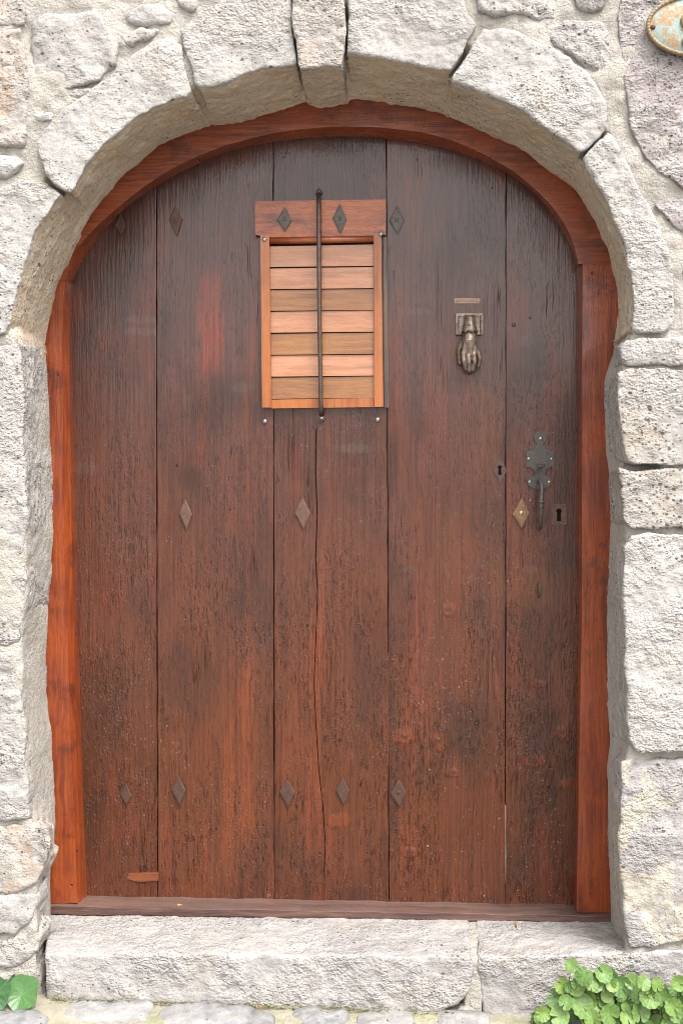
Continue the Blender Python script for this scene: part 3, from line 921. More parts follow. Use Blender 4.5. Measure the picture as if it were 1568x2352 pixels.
# ------------------------------------------------------------------ door frame
frame = thing('door_frame', 'red varnished wooden door frame with an arched head and a worn purple-brown sill', 'door frame', (at(745, 0).x, YF, at(745, 2110, YF).z))
A = [(150, 645), (165, 582), (205, 540), (240, 503), (300, 453), (350, 415), (400, 384), (450, 360), (500, 341), (550, 324), (610, 309), (670, 299), (730, 293), (784, 290), (840, 291), (884, 294), (940, 299), (984, 307),
     (1020, 317), (1059, 330), (1110, 354), (1159, 382), (1190, 402), (1219, 426), (1255, 460), (1284, 495), (1302, 525), (1314, 552), (1322, 580), (1327, 606)]
B = [(166, 650), (190, 600), (225, 550), (255, 513), (285, 482), (318, 456), (350, 434), (390, 409), (425, 391), (470, 370), (520, 350), (570, 338), (625, 327), (700, 318), (784, 314), (840, 315), (884, 320), (940, 326), (984, 333),
     (1040, 347), (1084, 362), (1136, 384), (1184, 410), (1218, 437), (1244, 463), (1266, 491), (1284, 518), (1303, 556), (1318, 590), (1328, 618)]
na = 120
a_, b_ = smooth_line(polyline(A, na), 3), smooth_line(polyline(B, na), 3)


def frame_piece(name, a, m_, b, outer, mat, YM2, bx=0.0):
    """a, m_, b: the inner arris, the chamfer's end and the back arris in layout units"""
    rings = []
    for p, q, r, o_ in zip(a, m_, b, outer):
        A3, M3, B3 = at(*p, YF), at(*q, YM2), at(*r, YD + 0.004)
        O1 = at(*o_, YF)
        rings.append([O1, A3, M3, B3, Vector((B3.x, YD + 0.03, B3.z)), Vector((O1.x, YD + 0.03, O1.z))])
    bm = bmesh.new()
    V = [[bm.verts.new(v) for v in r] for r in rings]
    for r0, r1 in zip(V[:-1], V[1:]):
        for k in range(6):
            bm.faces.new((r0[k], r0[(k + 1) % 6], r1[(k + 1) % 6], r1[k]))
    bm.faces.new(V[0][::-1])
    bm.faces.new(V[-1])
    es = [e for e in bm.edges if len(e.link_faces) == 2 and e.calc_face_angle(0) > R(18)]
    bmesh.ops.recalc_face_normals(bm, faces=bm.faces)
    bmesh.ops.bevel(bm, geom=es, offset=0.0022, segments=2, affect='EDGES', profile=0.6, clamp_overlap=True)
    o = obj(name, bm, mat, frame)
    me = o.data
    c = co_of(me)
    c[:, 1] += 0.0012 * fbm(c, 20, 2, 3)
    c[:, 0] += 0.0010 * fbm(c, 9, 2, 8)
    set_co(me, c)
    return o


nrm = np.gradient(a_, axis=0)
nrm = np.stack([nrm[:, 1], -nrm[:, 0]], 1)
nrm /= np.linalg.norm(nrm, axis=1)[:, None]
out_ = a_ + nrm * 100
out_[0], out_[-1] = (40, 646), (1445, 607)
mm = a_ + (b_ - a_) * 0.8
cuts = [(0, 35), (35, 92), (92, na - 1)]
for k, (i, j) in enumerate(cuts):
    g = 0 if k == 0 else 0.06
    sl = slice(i, j + 1)
    q = [x[sl].copy() for x in (a_, mm, b_, out_)]
    if k:
        for x in q:
            x[0] += (x[1] - x[0]) * g
    frame_piece('arch_head' if k == 1 else 'arch_haunch', q[0], q[1], q[2], q[3], M['frame_h'], YF + 0.055)
# jambs
ys_ = np.linspace(0, 1, 30)
La = np.array([(np.interp(t, [0, .08, .5, 1], [149, 142, 150, 178]), 646 + t * (2074 - 646)) for t in ys_])
Lm = np.array([(np.interp(t, [0, .08, .5, 1], [158, 158, 167, 188]), 646 + t * (2072 - 646)) for t in ys_])
Lb = np.array([(np.interp(t, [0, .08, .5, 1], [166, 166, 178, 201]), 651 + t * (2064 - 651)) for t in ys_])
frame_piece('jamb', La, Lm, Lb, La - [100, 0], M['frame_v'], YF + 0.03)
Ra = np.array([(np.interp(t, [0, .3, .6, 1], [1337, 1336, 1334, 1323]), 607 + t * (2096 - 607)) for t in ys_])
Rm = np.array([(np.interp(t, [0, .3, .6, 1], [1330, 1331, 1329, 1320]), 607 + t * (2094 - 607)) for t in ys_])
Rb = np.array([(np.interp(t, [0, .3, .6, 1], [1326, 1327, 1325, 1317]), 613 + t * (2084 - 613)) for t in ys_])
frame_piece('jamb', Ra, Rm, Rb, Ra + [110, 0], M['frame_v'], YF + 0.03)
# sill
P = [at(108, 2081, 0.24), at(1404, 2104, 0.24), at(1404, 2119, 0.24), at(108, 2100, 0.24)]
Q = [at(108, 2060, 0.35), at(1391, 2083, 0.35), at(1391, 2105, 0.35), at(113, 2088, 0.35)]
fr, bk = [], []
for i in range(4):
    for t in (np.linspace(0, 1, 41)[:-1] if i in (0, 2) else [0]):
        j = (i + 1) % 4
        wob = Vector((0, 0, 0.0012 * math.sin(t * 37 + i) + 0.0008 * math.sin(t * 91)))
        fr.append(P[i].lerp(P[j], t) + wob)
        bk.append(Vector((fr[-1].x, 0.36, fr[-1].z - (0.014 if i in (0, 1) else 0))))
bm = loft(fr, bk)
bmesh.ops.recalc_face_normals(bm, faces=bm.faces)
obj('sill', bevel(bm, 0.003, 2, 50), M['sill'], frame)

# ------------------------------------------------------------------ door leaf
door = thing('wooden_door', 'old varnished red-brown plank door with an iron-barred louvred hatch and a bronze hand knocker', 'door', (DX0, YD, DZ0))


def topy(x):
    i = int(np.argmin(np.abs(b_[:, 0] - x)))
    return b_[i, 1] - 22


SEAM = [((150, 150), (359, 362)), ((359, 362), (627, 630)), ((627, 630), (887, 893)), ((887, 893), (1161, 1160)), ((1161, 1160), (1345, 1345))]
rng = random.Random(5)
for i, ((x0, x0b), (x1, x1b)) in enumerate(SEAM):
    g = 1.0
    poly = []
    for k in range(25):
        x = x0 + g + (x1 - x0 - 2 * g) * k / 24
        poly.append((x, topy(max(158, min(1330, x))) if 150 < x < 1340 else 640))
    edge_r = [(x1 + (x1b - x1) * t - g + rng.uniform(-.7, .7), poly[-1][1] + t * (2088 - poly[-1][1])) for t in np.linspace(0.02, 1, 40)]
    poly += edge_r
    if i == 2:      # the long open crack in the middle board
        cw = 0.8
        crack = [(744, 2000), (747, 1940), (741, 1850), (731, 1760), (725, 1660), (721, 1560), (726, 1450), (729, 1360), (724, 1280), (728, 1180), (724, 1080), (726, 985)]
        poly += [(745, 2088), (745.2, 2010)] + [(x + cw + (y < 1300) * .6, y) for x, y in crack] + [(x - cw, y) for x, y in crack[::-1]] + [(744.2, 2010), (744, 2088)]
    if i == 3:
        poly += [(1018.6, 2088), (1018.2, 1990), (1017.8, 1990), (1017, 2088)]
    edge_l = [(x0 + (x0b - x0) * t + g + rng.uniform(-.7, .7), poly[0][1] + t * (2088 - poly[0][1])) for t in np.linspace(1, 0.02, 40)]
    poly += edge_l
    yo = rng.uniform(-0.001, 0.0015)
    bm = prism(poly, YD + yo, YD + 0.03, YD)
    bmesh.ops.recalc_face_normals(bm, faces=bm.faces)
    es = [e for e in bm.edges if all(abs(v.co.y - YD - yo) < 1e-6 for v in e.verts)]
    bmesh.ops.bevel(bm, geom=es, offset=0.0014, segments=2, affect='EDGES', profile=0.6, clamp_overlap=True)
    bmesh.ops.triangulate(bm, faces=[f for f in bm.faces if len(f.verts) > 4])
    # beads and splinter tips standing up in the varnish, thick on the weathered lower half
    xl, xr = min(p[0] for p in poly) + 4, max(p[0] for p in poly) - 4
    nb = int((xr - xl) * 48)
    bp = np.array([(rng.uniform(max(xl, 160), min(xr, 1330)), 330 + 1745 * rng.random() ** 0.8) for _ in range(nb)])
    P3 = np.stack([bp[:, 0] * S, bp[:, 0] * 0 + i * 3.1, bp[:, 1] * S * 0.6], 1)
    dn = 0.5 + 0.6 * fbm(P3, 5, 3, 77)
    for (x, y), d_ in zip(bp, dn):
        lim = np.interp(y, [330, 800, 1000, 1200, 1700, 2075], [0.06, 0.2, 0.8, 1.0, 0.75, 0.4])
        if rng.random() > lim * d_ or y < topy(x) + 12 or (i == 2 and 455 < y < 945):
            continue
        q_ = at(x, y, YD + yo + 0.0001)
        # a torn fibre sealed in varnish: its upper face leans out, its foot is cut back
        w_r, l_r = rng.uniform(.0003, .0009), rng.uniform(.0007, .0020)
        ou = l_r * math.tan(R(rng.gauss(31, 11)))
        tl, sd_ = rng.gauss(.25, .3) * w_r, rng.uniform(-.3, .3) * w_r
        t_ = [bm.verts.new(q_ + Vector(v_)) for v_ in ((-w_r, 0, l_r / 2), (w_r, 0, l_r / 2 + sd_), (w_r * .8, -ou + tl, -l_r / 2 + sd_), (-w_r * .8, -ou - tl, -l_r / 2), (0, 0, -l_r * .75))]
        for ff in ((0, 3, 2, 1), (3, 4, 2), (0, 4, 3), (1, 2, 4)):
            bm.faces.new([t_[k] for k in ff]).material_index = 1
    obj('plank', bm, [M['plank'], M['varnish']], door)
bm = bmesh.new()
p0, p1 = at(152, 340, YD + .045), at(1340, 2086, YD + .045)
for (u, v) in ((0, 0.0),):
    box(bm, p0.x, p1.x, YD + 0.031, YD + 0.05, p1.z, at(0, 640, YD).z)
    box(bm, at(300, 0, YD).x, at(1230, 0, YD).x, YD + 0.031, YD + 0.05, at(0, 640, YD).z + 0.0005, at(0, 388, YD).z)
    box(bm, at(500, 0, YD).x, at(1040, 0, YD).x, YD + 0.031, YD + 0.05, at(0, 388, YD).z + 0.0005, at(0, 300, YD).z)
obj('back_board', bm, M['back'], door)

# louvred hatch
hatch = obj('hatch', bevel(prism([(585, 462), (700, 460), (886, 458), (885, 539), (857, 541), (620, 545), (586, 539)], YD - 0.016, YD - 0.0005, YD - 0.016), 0.0025), M['orange_h'], door)


def part(name, poly, Ya, Yb_, m, parent, bev=0.002, yref=None):
    return obj(name, bevel(prism(poly, Ya, Yb_, yref), bev), m, parent)


part('hatch_stile', [(598, 541), (618, 541), (623, 936), (602, 936)], YD - 0.022, YD - 0.0005, M['orange_v'], hatch)
part('hatch_stile', [(858, 536), (875, 535), (880, 934), (859, 935)], YD - 0.020, YD - 0.0005, M['orange_v'], hatch)
part('side_strip', [(880, 545), (888, 545), (893, 936), (882, 936)], YD - 0.012, YD - 0.0005, M['greywood'], hatch)
bm = tube(bmesh.new(), [at(619, 553, YD - 0.012), at(740, 551, YD - 0.012), at(857.5, 549, YD - 0.012)], px(9), 14)
obj('rail_bead', bm, M['orange_h'], hatch, True)
part('bottom_rail', [(622, 918), (858, 914), (858.5, 935), (623, 938)], YD - 0.015, YD - 0.0005, M['orange_v'], hatch)
part('hatch_back', [(612, 552), (866, 552), (868, 930), (614, 930)], YD - 0.0025, YD - 0.0004, M['back'], hatch, 0.0005)
sl = [(563, 'slat_sky_sheen'), (614, 'slat_sky_sheen'), (664, 'slat_gold'), (714, 'slat_sky_sheen'), (765, 'slat_gold'), (815, 'slat_sky_sheen'), (866, 'slat_gold')]
for i, (y0, mk) in enumerate(sl):
    # each slat leans back a little at the top
    T0, T1 = at(620 + i * .4, y0 + 1.5 + (1.5 - i * .2), YD - 0.006), at(857 + i * .3, y0 - 1.5 + (i % 3) * .6, YD - 0.006)
    B0, B1 = at(620 + i * .4, y0 + 50, YD - 0.011), at(857 + i * .3, y0 + 47.5, YD - 0.011)
    d = Vector((0, 0.004, 0.0003))
    bm = bmesh.new()
    v = [bm.verts.new(p) for p in (T0, T1, B1, B0, T0 + d, T1 + d, B1 + d, B0 + d)]
    for f in ((0, 1, 2, 3), (7, 6, 5, 4), (0, 4, 5, 1), (2, 6, 7, 3), (1, 5, 6, 2), (0, 3, 7, 4)):
        bm.faces.new([v[k] for k in f])
    obj('slat', bevel(bm, 0.0012), M[mk], hatch)


def nail(x, y, r, h, m, parent, Y=YD, name='nail_head'):
    return obj(name, dome(bmesh.new(), at(x, y, Y), px(r), h), m, parent, True)


nail(607, 550, 6.5, 0.004, M['steel'], hatch, YD - 0.0222)
nail(874, 538, 6.5, 0.004, M['steel'], hatch, YD - 0.0202)
for x, y in ((608, 968), (867, 964)):
    nail(x, y, 7, 0.005, M['steel'], door)
nail(1179, 746, 6, 0.004, M['iron'], door)
nail(1216, 730, 4, 0.003, M['iron'], door)

# iron bar over the hatch
bar = obj('hatch_bar', tube(bmesh.new(), [at(732, 446, YD - .012), at(732, 462, YD - .034), at(732, 490, YD - .036), at(733, 700, YD - .036), at(736.5, 920, YD - .036), at(737.5, 940, YD - .034), at(738, 953, YD - .01)],
                            [px(5.5), px(5.5), px(6), px(5.5), px(5.5), px(5.5), px(6)], 12), M['rod'], door, True)
for x, y, m in ((732, 439, 'rod'), (738, 961, 'steel')):
    bm = bmesh.new()
    bmesh.ops.create_cone(bm, segments=20, radius1=px(10), radius2=px(9), depth=0.012, cap_ends=True, matrix=Matrix.Translation(at(x, y, YD - 0.0065)) @ Matrix.Rotation(R(90), 4, 'X'))
    obj('bar_foot', bm, M['rod'], bar)
    nail(x, y, 6.5, 0.006, M[m], bar, YD - 0.0127)

# lozenge nail plates
DIA = [(277, 516, 13, 26, 0, 'rust'), (404, 508, 15, 36, -1, 'rust_light'), (653, 504, 17, 28, 3, 'iron_light'), (780, 503, 16, 34, 1, 'iron_light'), (911, 506, 18, 33, 2, 'iron_light'),
       (427, 1181, 15, 37, -2, 'rust_light'), (695, 1179, 18, 37, -1, 'rust_light'), (1196, 1178, 20, 36, 3, 'brass2'),
       (290, 1823, 13, 25, 1, 'rust'), (411, 1815, 17, 34, 0, 'rust'), (660, 1822, 18, 33, 0, 'rust'), (787, 1816, 16, 33, 0, 'rust'), (915, 1820, 18, 33, -1, 'rust')]
M['rust_light'] = metal_mat('warm_brown_iron', (0.105, 0.045, 0.025), (0.06, 0.034, 0.023), 0.62, 0.1)
M['iron_light'] = metal_mat('worn_grey_iron', (0.085, 0.076, 0.068), (0.07, 0.052, 0.042), 0.55, 0.2)
M['brass2'] = metal_mat('brown_brass', (0.18, 0.10, 0.05), (0.13, 0.07, 0.04), 0.42, 0.5)
rd = random.Random(2)
for i, (x, y, hw, hh, sk, mk) in enumerate(DIA):
    Y = YD - (0.0165 if i in (2, 3) else 0.0005)
    pts = [(x + sk * .6, y - hh), (x + hw, y + rd.uniform(-4, 4)), (x - sk * .2 + 2, y + hh), (x - hw, y + rd.uniform(-4, 4))]
    P = [at(*p, Y) for p in pts]
    ctr = at(x, y, Y)
    bm = bmesh.new()
    b0 = [bm.verts.new(p) for p in P]
    b1 = [bm.verts.new(p + Vector((0, -0.0045, 0))) for p in P]
    b2 = [bm.verts.new(ctr + (p - ctr) * 0.82 + Vector((0, -0.006, 0))) for p in P]
    for k in range(4):
        j = (k + 1) % 4
        bm.faces.new((b0[k], b0[j], b1[j], b1[k]))
        bm.faces.new((b1[k], b1[j], b2[j], b2[k]))
    bm.faces.new(b2)
    bm.faces.new(b0[::-1])
    o = obj('lozenge_plate', bm, M[mk], door)
    if i in (2, 3, 7, 12, 4, 1):
        nail(x, y, 5 if i != 7 else 6, 0.003, M['brass_nail'] if i == 7 else M[mk], o, Y - 0.006)

# name plate
pl = obj('name_plate', bevel(prism([(1042, 687), (1044, 685), (1100, 685), (1102, 687), (1102, 695), (1100, 697), (1044, 697), (1042, 695)], YD - 0.003, YD - 0.0004), 0.0006, 1), M['brass'], door)
for x in (1046, 1098):
    nail(x, 691.3, 2.6, 0.0018, M['brass_nail'], pl, YD - 0.003, 'screw')
fc = bpy.data.curves.new('letters', 'FONT')
fc.body = 'NELAMETCOROEL'
fc.size = px(7.2, YD)
fc.extrude = 0.0003
fc.align_x, fc.align_y = 'CENTER', 'CENTER'
fo = bpy.data.objects.new('letters', fc)
col.objects.link(fo)
fo.rotation_euler = (R(90), 0, 0)
fo.location = at(1071.5, 691, YD - 0.0031)
dg = bpy.context.evaluated_depsgraph_get()
dg.update()
lm = bpy.data.meshes.new_from_object(fo.evaluated_get(dg))
lm.transform(Matrix.Translation(fo.location) @ fo.rotation_euler.to_matrix().to_4x4())
bpy.data.objects.remove(fo)
obj('lettering', lm, M['letter'], pl)

# hand knocker
YK = YD
kn = obj('door_knocker', bevel(prism([(1046.5, 720.5), (1108, 720), (1108, 769), (1046.5, 769)], YK - 0.016, YK - 0.0005, YK - 0.008), 0.006, 2), M['bronze'], door)
bm = bmesh.new()
kx = lambda x, y, d: at(x, y, YK - d)
for a, b in (((1052, 727), (1103, 727)), ((1052, 727), (1052, 764)), ((1103, 727), (1103, 764))):
    for t in np.linspace(0, 1, 10):
        p = kx(a[0] + (b[0] - a[0]) * t, a[1] + (b[1] - a[1]) * t, 0.017)
        bmesh.ops.create_icosphere(bm, subdivisions=1, radius=0.0028, matrix=Matrix.Translation(p))
obj('beaded_border', bm, M['bronze'], kn, True)
bm = bmesh.new()


def ering(bm, cx, y, d, rx, ry, n=24, wav=0.0, k=7):
    c_ = kx(cx, y, d)
    return [bm.verts.new(c_ + Vector((px(rx) * math.cos(t), ry * math.sin(t), wav * math.cos(k * t)))) for t in [2 * math.pi * q / n for q in range(n)]]


rs = [ering(bm, 1078, 725, 0.024, 15, 0.016), ering(bm, 1078, 732, 0.028, 15, 0.020), ering(bm, 1078, 739, 0.030, 15, 0.020), ering(bm, 1078, 740.5, 0.030, 16.3, 0.022), ering(bm, 1078, 750, 0.031, 17.5, 0.023),
      ering(bm, 1078, 752, 0.031, 19, 0.025), ering(bm, 1078, 755, 0.031, 18, 0.024), ering(bm, 1078, 763, 0.032, 22, 0.029, 24, 0.0035), ering(bm, 1078, 764.5, 0.032, 20, 0.026, 24, 0.0035), ering(bm, 1078, 758, 0.031, 14, 0.019)]
for a, b in zip(rs[:-1], rs[1:]):
    for k in range(24):
        bm.faces.new((a[k], a[(k + 1) % 24], b[(k + 1) % 24], b[k]))
bm.faces.new(rs[0])
bm.faces.new(rs[-1])
cuff = obj('cuff', bm, M['bronze'], kn, True)
nail(1078, 746, 4.2, 0.003, M['bronze'], cuff, YK - 0.0535, 'cuff_button')
bm = bmesh.new()
q = lambda n_: px(n_, YK)
capsule(bm, kx(1078.5, 758, 0.033), kx(1078, 782, 0.038), q(14), q(17))
capsule(bm, kx(1074, 784, 0.038), kx(1068, 808, 0.040), q(14.5), q(9))
capsule(bm, kx(1081, 784, 0.038), kx(1089, 808, 0.040), q(14.5), q(9.5))
capsule(bm, kx(1078, 784, 0.040), kx(1078, 810, 0.043), q(16), q(10))
fing = [[(1063, 812, .044, 6.2), (1064.5, 830, .046, 5.8), (1069, 846, .036, 5.4), (1073, 853, .022, 5)],
        [(1075.5, 815, .048, 6.2), (1076.5, 832, .050, 5.9), (1077.5, 850, .040, 5.6), (1078, 855, .024, 5)],
        [(1088, 815, .047, 6.2), (1089.5, 832, .048, 5.8), (1086.5, 848, .038, 5.4), (1084, 854, .024, 5)],
        [(1098, 812, .040, 5.8), (1101.5, 825, .041, 5.4), (1098, 840, .033, 5), (1093, 848, .022, 4.6)]]
for ch in fing:
    root = (1078 + (ch[0][0] - 1078) * 0.7, 800, .040, 6.5)
    ch = [root] + ch
    for a, b in zip(ch[:-1], ch[1:]):
        capsule(bm, kx(*a[:3]), kx(*b[:3]), q(a[3] * .93), q(b[3] * .93))
th = [(1062, 786, .030, 7), (1055.5, 800, .024, 6.3), (1054, 816, .020, 5.4), (1056, 834, .019, 4.6)]
for a, b in zip(th[:-1], th[1:]):
    capsule(bm, kx(*a[:3]), kx(*b[:3]), q(a[3]), q(b[3]))
bmesh.ops.create_icosphere(bm, subdivisions=3, radius=0.016, matrix=Matrix.Translation(kx(1079, 838, 0.020)))   # the ball it holds
obj('knocker_hand', remesh(bm, 0.0011, 7), M['bronze'], kn, True)

# thumb latch handle: one outline for disc, shield and oval
HX, HY, HK = 1119.5, 964.5, 0.14646
hp = []


def arc(cx, cy, rx, ry, a0, a1, n):
    return [(cx + rx * math.cos(R(a0 + (a1 - a0) * k / n)), cy + ry * math.sin(R(a0 + (a1 - a0) * k / n))) for k in range(n + 1)]


hp += arc(822, 275, 103, 103, 118, 422, 26)                                     # top disc, clockwise in picture sense
hp += [(868, 392), (895, 430), (935, 465), (985, 487), (1035, 488), (1037, 610), (1033, 737)] + [(985, 737), (935, 760), (902, 800), (890, 850)]
hp += arc(810, 975, 190, 110, -62, 242, 26)
hp += [(742, 850), (728, 800), (695, 760), (650, 737), (600, 735), (602, 610), (605, 487), (655, 487), (705, 465), (745, 430), (768, 392)]
hp = [(HX + x * HK, HY + y * HK) for x, y in hp]
hd = obj('door_handle', bevel(prism(hp, YD - 0.005, YD - 0.0005), 0.0008, 1, 50), M['iron'], door)
H = lambda x, y, d: at(HX + x * HK, HY + y * HK, YD - d)
for x, y in ((825, 292), (640, 612), (997, 615), (655, 972), (957, 975)):
    obj('screw', dome(bmesh.new(), H(x, y, 0.005), px(4.2), 0.002), M['brass_nail'] if y in (292, 975) else M['steel'], hd, True)
bm = bmesh.new()
t0 = [H(752, 712, 0.0055), H(908, 700, 0.0055)]
rowz = []
for k, (wd, dd, dz) in enumerate([(0.5, 0.005, 0), (0.55, 0.014, 0.001), (0.9, 0.026, 0.001), (1.0, 0.036, -0.001), (0.7, 0.043, -0.003)]):
    cx = H(830, 704, dd)
    hw = px(11.5) * wd
    rowz.append([bm.verts.new(cx + Vector((sx * hw, 0, dz + sz * 0.0015))) for sx, sz in ((-1, 1), (1, 1), (1, -1), (-1, -1))])
for a, b in zip(rowz[:-1], rowz[1:]):
    for k in range(4):
        bm.faces.new((a[k], a[(k + 1) % 4], b[(k + 1) % 4], b[k]))
bm.faces.new(rowz[0][::-1])
bm.faces.new(rowz[-1])
obj('thumb_latch', bevel(bm, 0.0007, 1), M['iron'], hd)
path = [(795, 965, .004, 4), (800, 962, .018, 4), (822, 975, .030, 4.2), (840, 1010, .038, 4.4), (848, 1060, .042, 4.6), (845, 1150, .044, 5), (840, 1225, .044, 5.4), (839, 1240, .044, 7), (838, 1252, .044, 5.6), (837, 1275, .044, 7.4),
        (837, 1295, .044, 8.4), (837, 1302, .044, 6.2), (836, 1330, .044, 8.6), (836, 1352, .044, 6.4), (835, 1362, .044, 7.6), (834, 1374, .044, 6), (833, 1408, .044, 5.2), (831, 1470, .043, 5.4), (828, 1560, .039, 5.2), (822, 1650, .030, 4.8), (816, 1690, .022, 4.6), (812, 1712, .010, 4.2)]
bm = tube(bmesh.new(), [H(x, y, d) for x, y, d, r in path], [px(r, YD) * .92 for *_, r in path], 14)
obj('handle_grip', bm, M['iron'], hd, True)


def keyhole(cx, y0, y1, r, w_):
    p = arc(cx, y0 + r, r, r, 130, 410, 14)
    return p + [(cx + w_, y1), (cx - w_, y1)]


# two escutcheons
e1 = [(150, 610), (180, 600), (215, 612), (245, 660), (262, 715), (302, 790), (240, 905), (197, 1000), (150, 900), (80, 790), (118, 715), (130, 655)]
e1 = [(HX + x * HK, HY + y * HK) for x, y in e1]
es1 = obj('keyhole_plate', bevel(prism(e1, YD - 0.0025, YD - 0.0004), 0.0006, 1, 50), M['stained_iron'], door)
kh = [(HX + x * HK, HY + y * HK) for x, y in keyhole(188, 712, 858, 30, 27)]
obj('keyhole', prism(kh, YD - 0.0029, YD - 0.0026, YD - 0.0029), M['black'], es1)
e2 = [(HX + x * HK, HY + y * HK) for x, y in [(1008, 1316), (1228, 1314), (1232, 1640), (1008, 1642)]]
es2 = obj('keyhole_plate', bevel(prism(e2, YD - 0.0035, YD - 0.0004), 0.0006, 1, 50), M['rust_light'], door)
kh = [(HX + x * HK, HY + y * HK) for x, y in keyhole(1114, 1388, 1590, 42, 33)]
obj('keyhole', prism(kh, YD - 0.0039, YD - 0.0036, YD - 0.0039), M['black'], es2)
for x, y in ((1040, 1350), (1182, 1350), (1042, 1595), (1186, 1592)):
    obj('screw', dome(bmesh.new(), H(x, y, 0.0035), px(2.2), 0.0012), M['rust'], es2, True)

# small staple hook low on the door, patch let into the left board
obj('staple', tube(bmesh.new(), [at(1237, 1337, YD + .002), at(1237, 1339, YD - .012), at(1238.5, 1345, YD - .017), at(1239, 1362, YD - .017), at(1237, 1369, YD - .013), at(1236, 1371, YD + .002)], px(2.6), 8), M['iron'], door, True)
part('wood_patch', [(296, 2006), (364, 2004), (364, 2023), (320, 2026), (292, 2019)], YD - 0.0025, YD + 0.004, M['patch'], door, 0.0012)
for pts_ in ([(1159.5, 1850), (1161.2, 1850), (1161.8, 2030), (1160, 2030)],):
    part('seam_filler', pts_, YD + 0.0012, YD + 0.012, M['filler'], door, 0.0002)
for pts_ in ([(1161.5, 800), (1163, 800), (1163.2, 1330), (1161.7, 1330)], [(890.4, 1500), (892, 1500), (892.4, 1760), (890.8, 1760)]):
    part('seam_filler', pts_, YD + 0.0012, YD + 0.012, M['patch'], door, 0.0002)

# ------------------------------------------------------------------ oval bell plate
bc = at(1594, 62, -0.02)
bell = thing('doorbell_plate', 'oval doorbell plate, pale blue patina and rusty rope rim, on the purple stone', 'doorbell', (bc.x, -0.02, bc.z))
rx, rz = px(110), px(68)
bm = bmesh.new()
nn_ = 64
rg = []
for f, d in ((1.0, 0.006), (1.0, 0.0), (0.93, -0.004), (0.5, -0.006), (0.0, -0.007)):
    rg.append([bm.verts.new(bc + Vector((rx * f * math.cos(2 * math.pi * k / nn_), d - 0.004, rz * f * math.sin(2 * math.pi * k / nn_)))) for k in range(nn_)] if f else [bm.verts.new(bc + Vector((0, d - 0.004, 0)))])
bm.faces.new(rg[0])
for a, b in zip(rg[:-2], rg[1:-1]):
    for k in range(nn_):
        bm.faces.new((a[k], b[k], b[(k + 1) % nn_], a[(k + 1) % nn_]))
for k in range(nn_):
    bm.faces.new((rg[-2][k], rg[-1][0], rg[-2][(k + 1) % nn_]))
obj('plate', bm, M['patina'], bell, True)
bm = bmesh.new()
NR, TW = 480, 58
rings = []
for i in range(NR):
    t = 2 * math.pi * i / NR
    ctr = bc + Vector((rx * 0.98 * math.cos(t), -0.008, rz * 0.98 * math.sin(t)))
    out = Vector((math.cos(t) / rx, 0, math.sin(t) / rz)).normalized()
    ring = []
    for k in range(10):
        a = 2 * math.pi * k / 10
        r = 0.0052 * (1 + 0.10 * math.cos(a + TW * t))
        ring.append(bm.verts.new(ctr + (out * math.cos(a) + Vector((0, -1, 0)) * math.sin(a)) * r))
    rings.append(ring)
for i in range(NR):
    a, b = rings[i], rings[(i + 1) % NR]
    for k in range(10):
        bm.faces.new((a[k], a[(k + 1) % 10], b[(k + 1) % 10], b[k]))
obj('rope_rim', bm, M['rim'], bell, True)
for x in (1498, 1690):
    obj('screw', dome(bmesh.new(), at(x, 63, bc.y - 0.007), px(6.5), 0.005), M['rust'], bell, True)
for x, y, r in ((1582, 50, 21), (1579, 97, 15)):
    bm = bmesh.new()
    c_ = at(x, y, bc.y - 0.0095)
    rr = [[bm.verts.new(c_ + Vector((px(r) * f * math.cos(2 * math.pi * k / 28), -d, px(r) * f * math.sin(2 * math.pi * k / 28)))) for k in range(28)] for f, d in ((1, 0), (1.02, .004), (.92, .008), (.6, .009), (.5, .007), (.35, .012))]
    for a, b in zip(rr[:-1], rr[1:]):
        for k in range(28):
            bm.faces.new((a[k], a[(k + 1) % 28], b[(k + 1) % 28], b[k]))
    bm.faces.new(rr[-1])
    obj('bell_push', bm, M['rim'], bell, True)

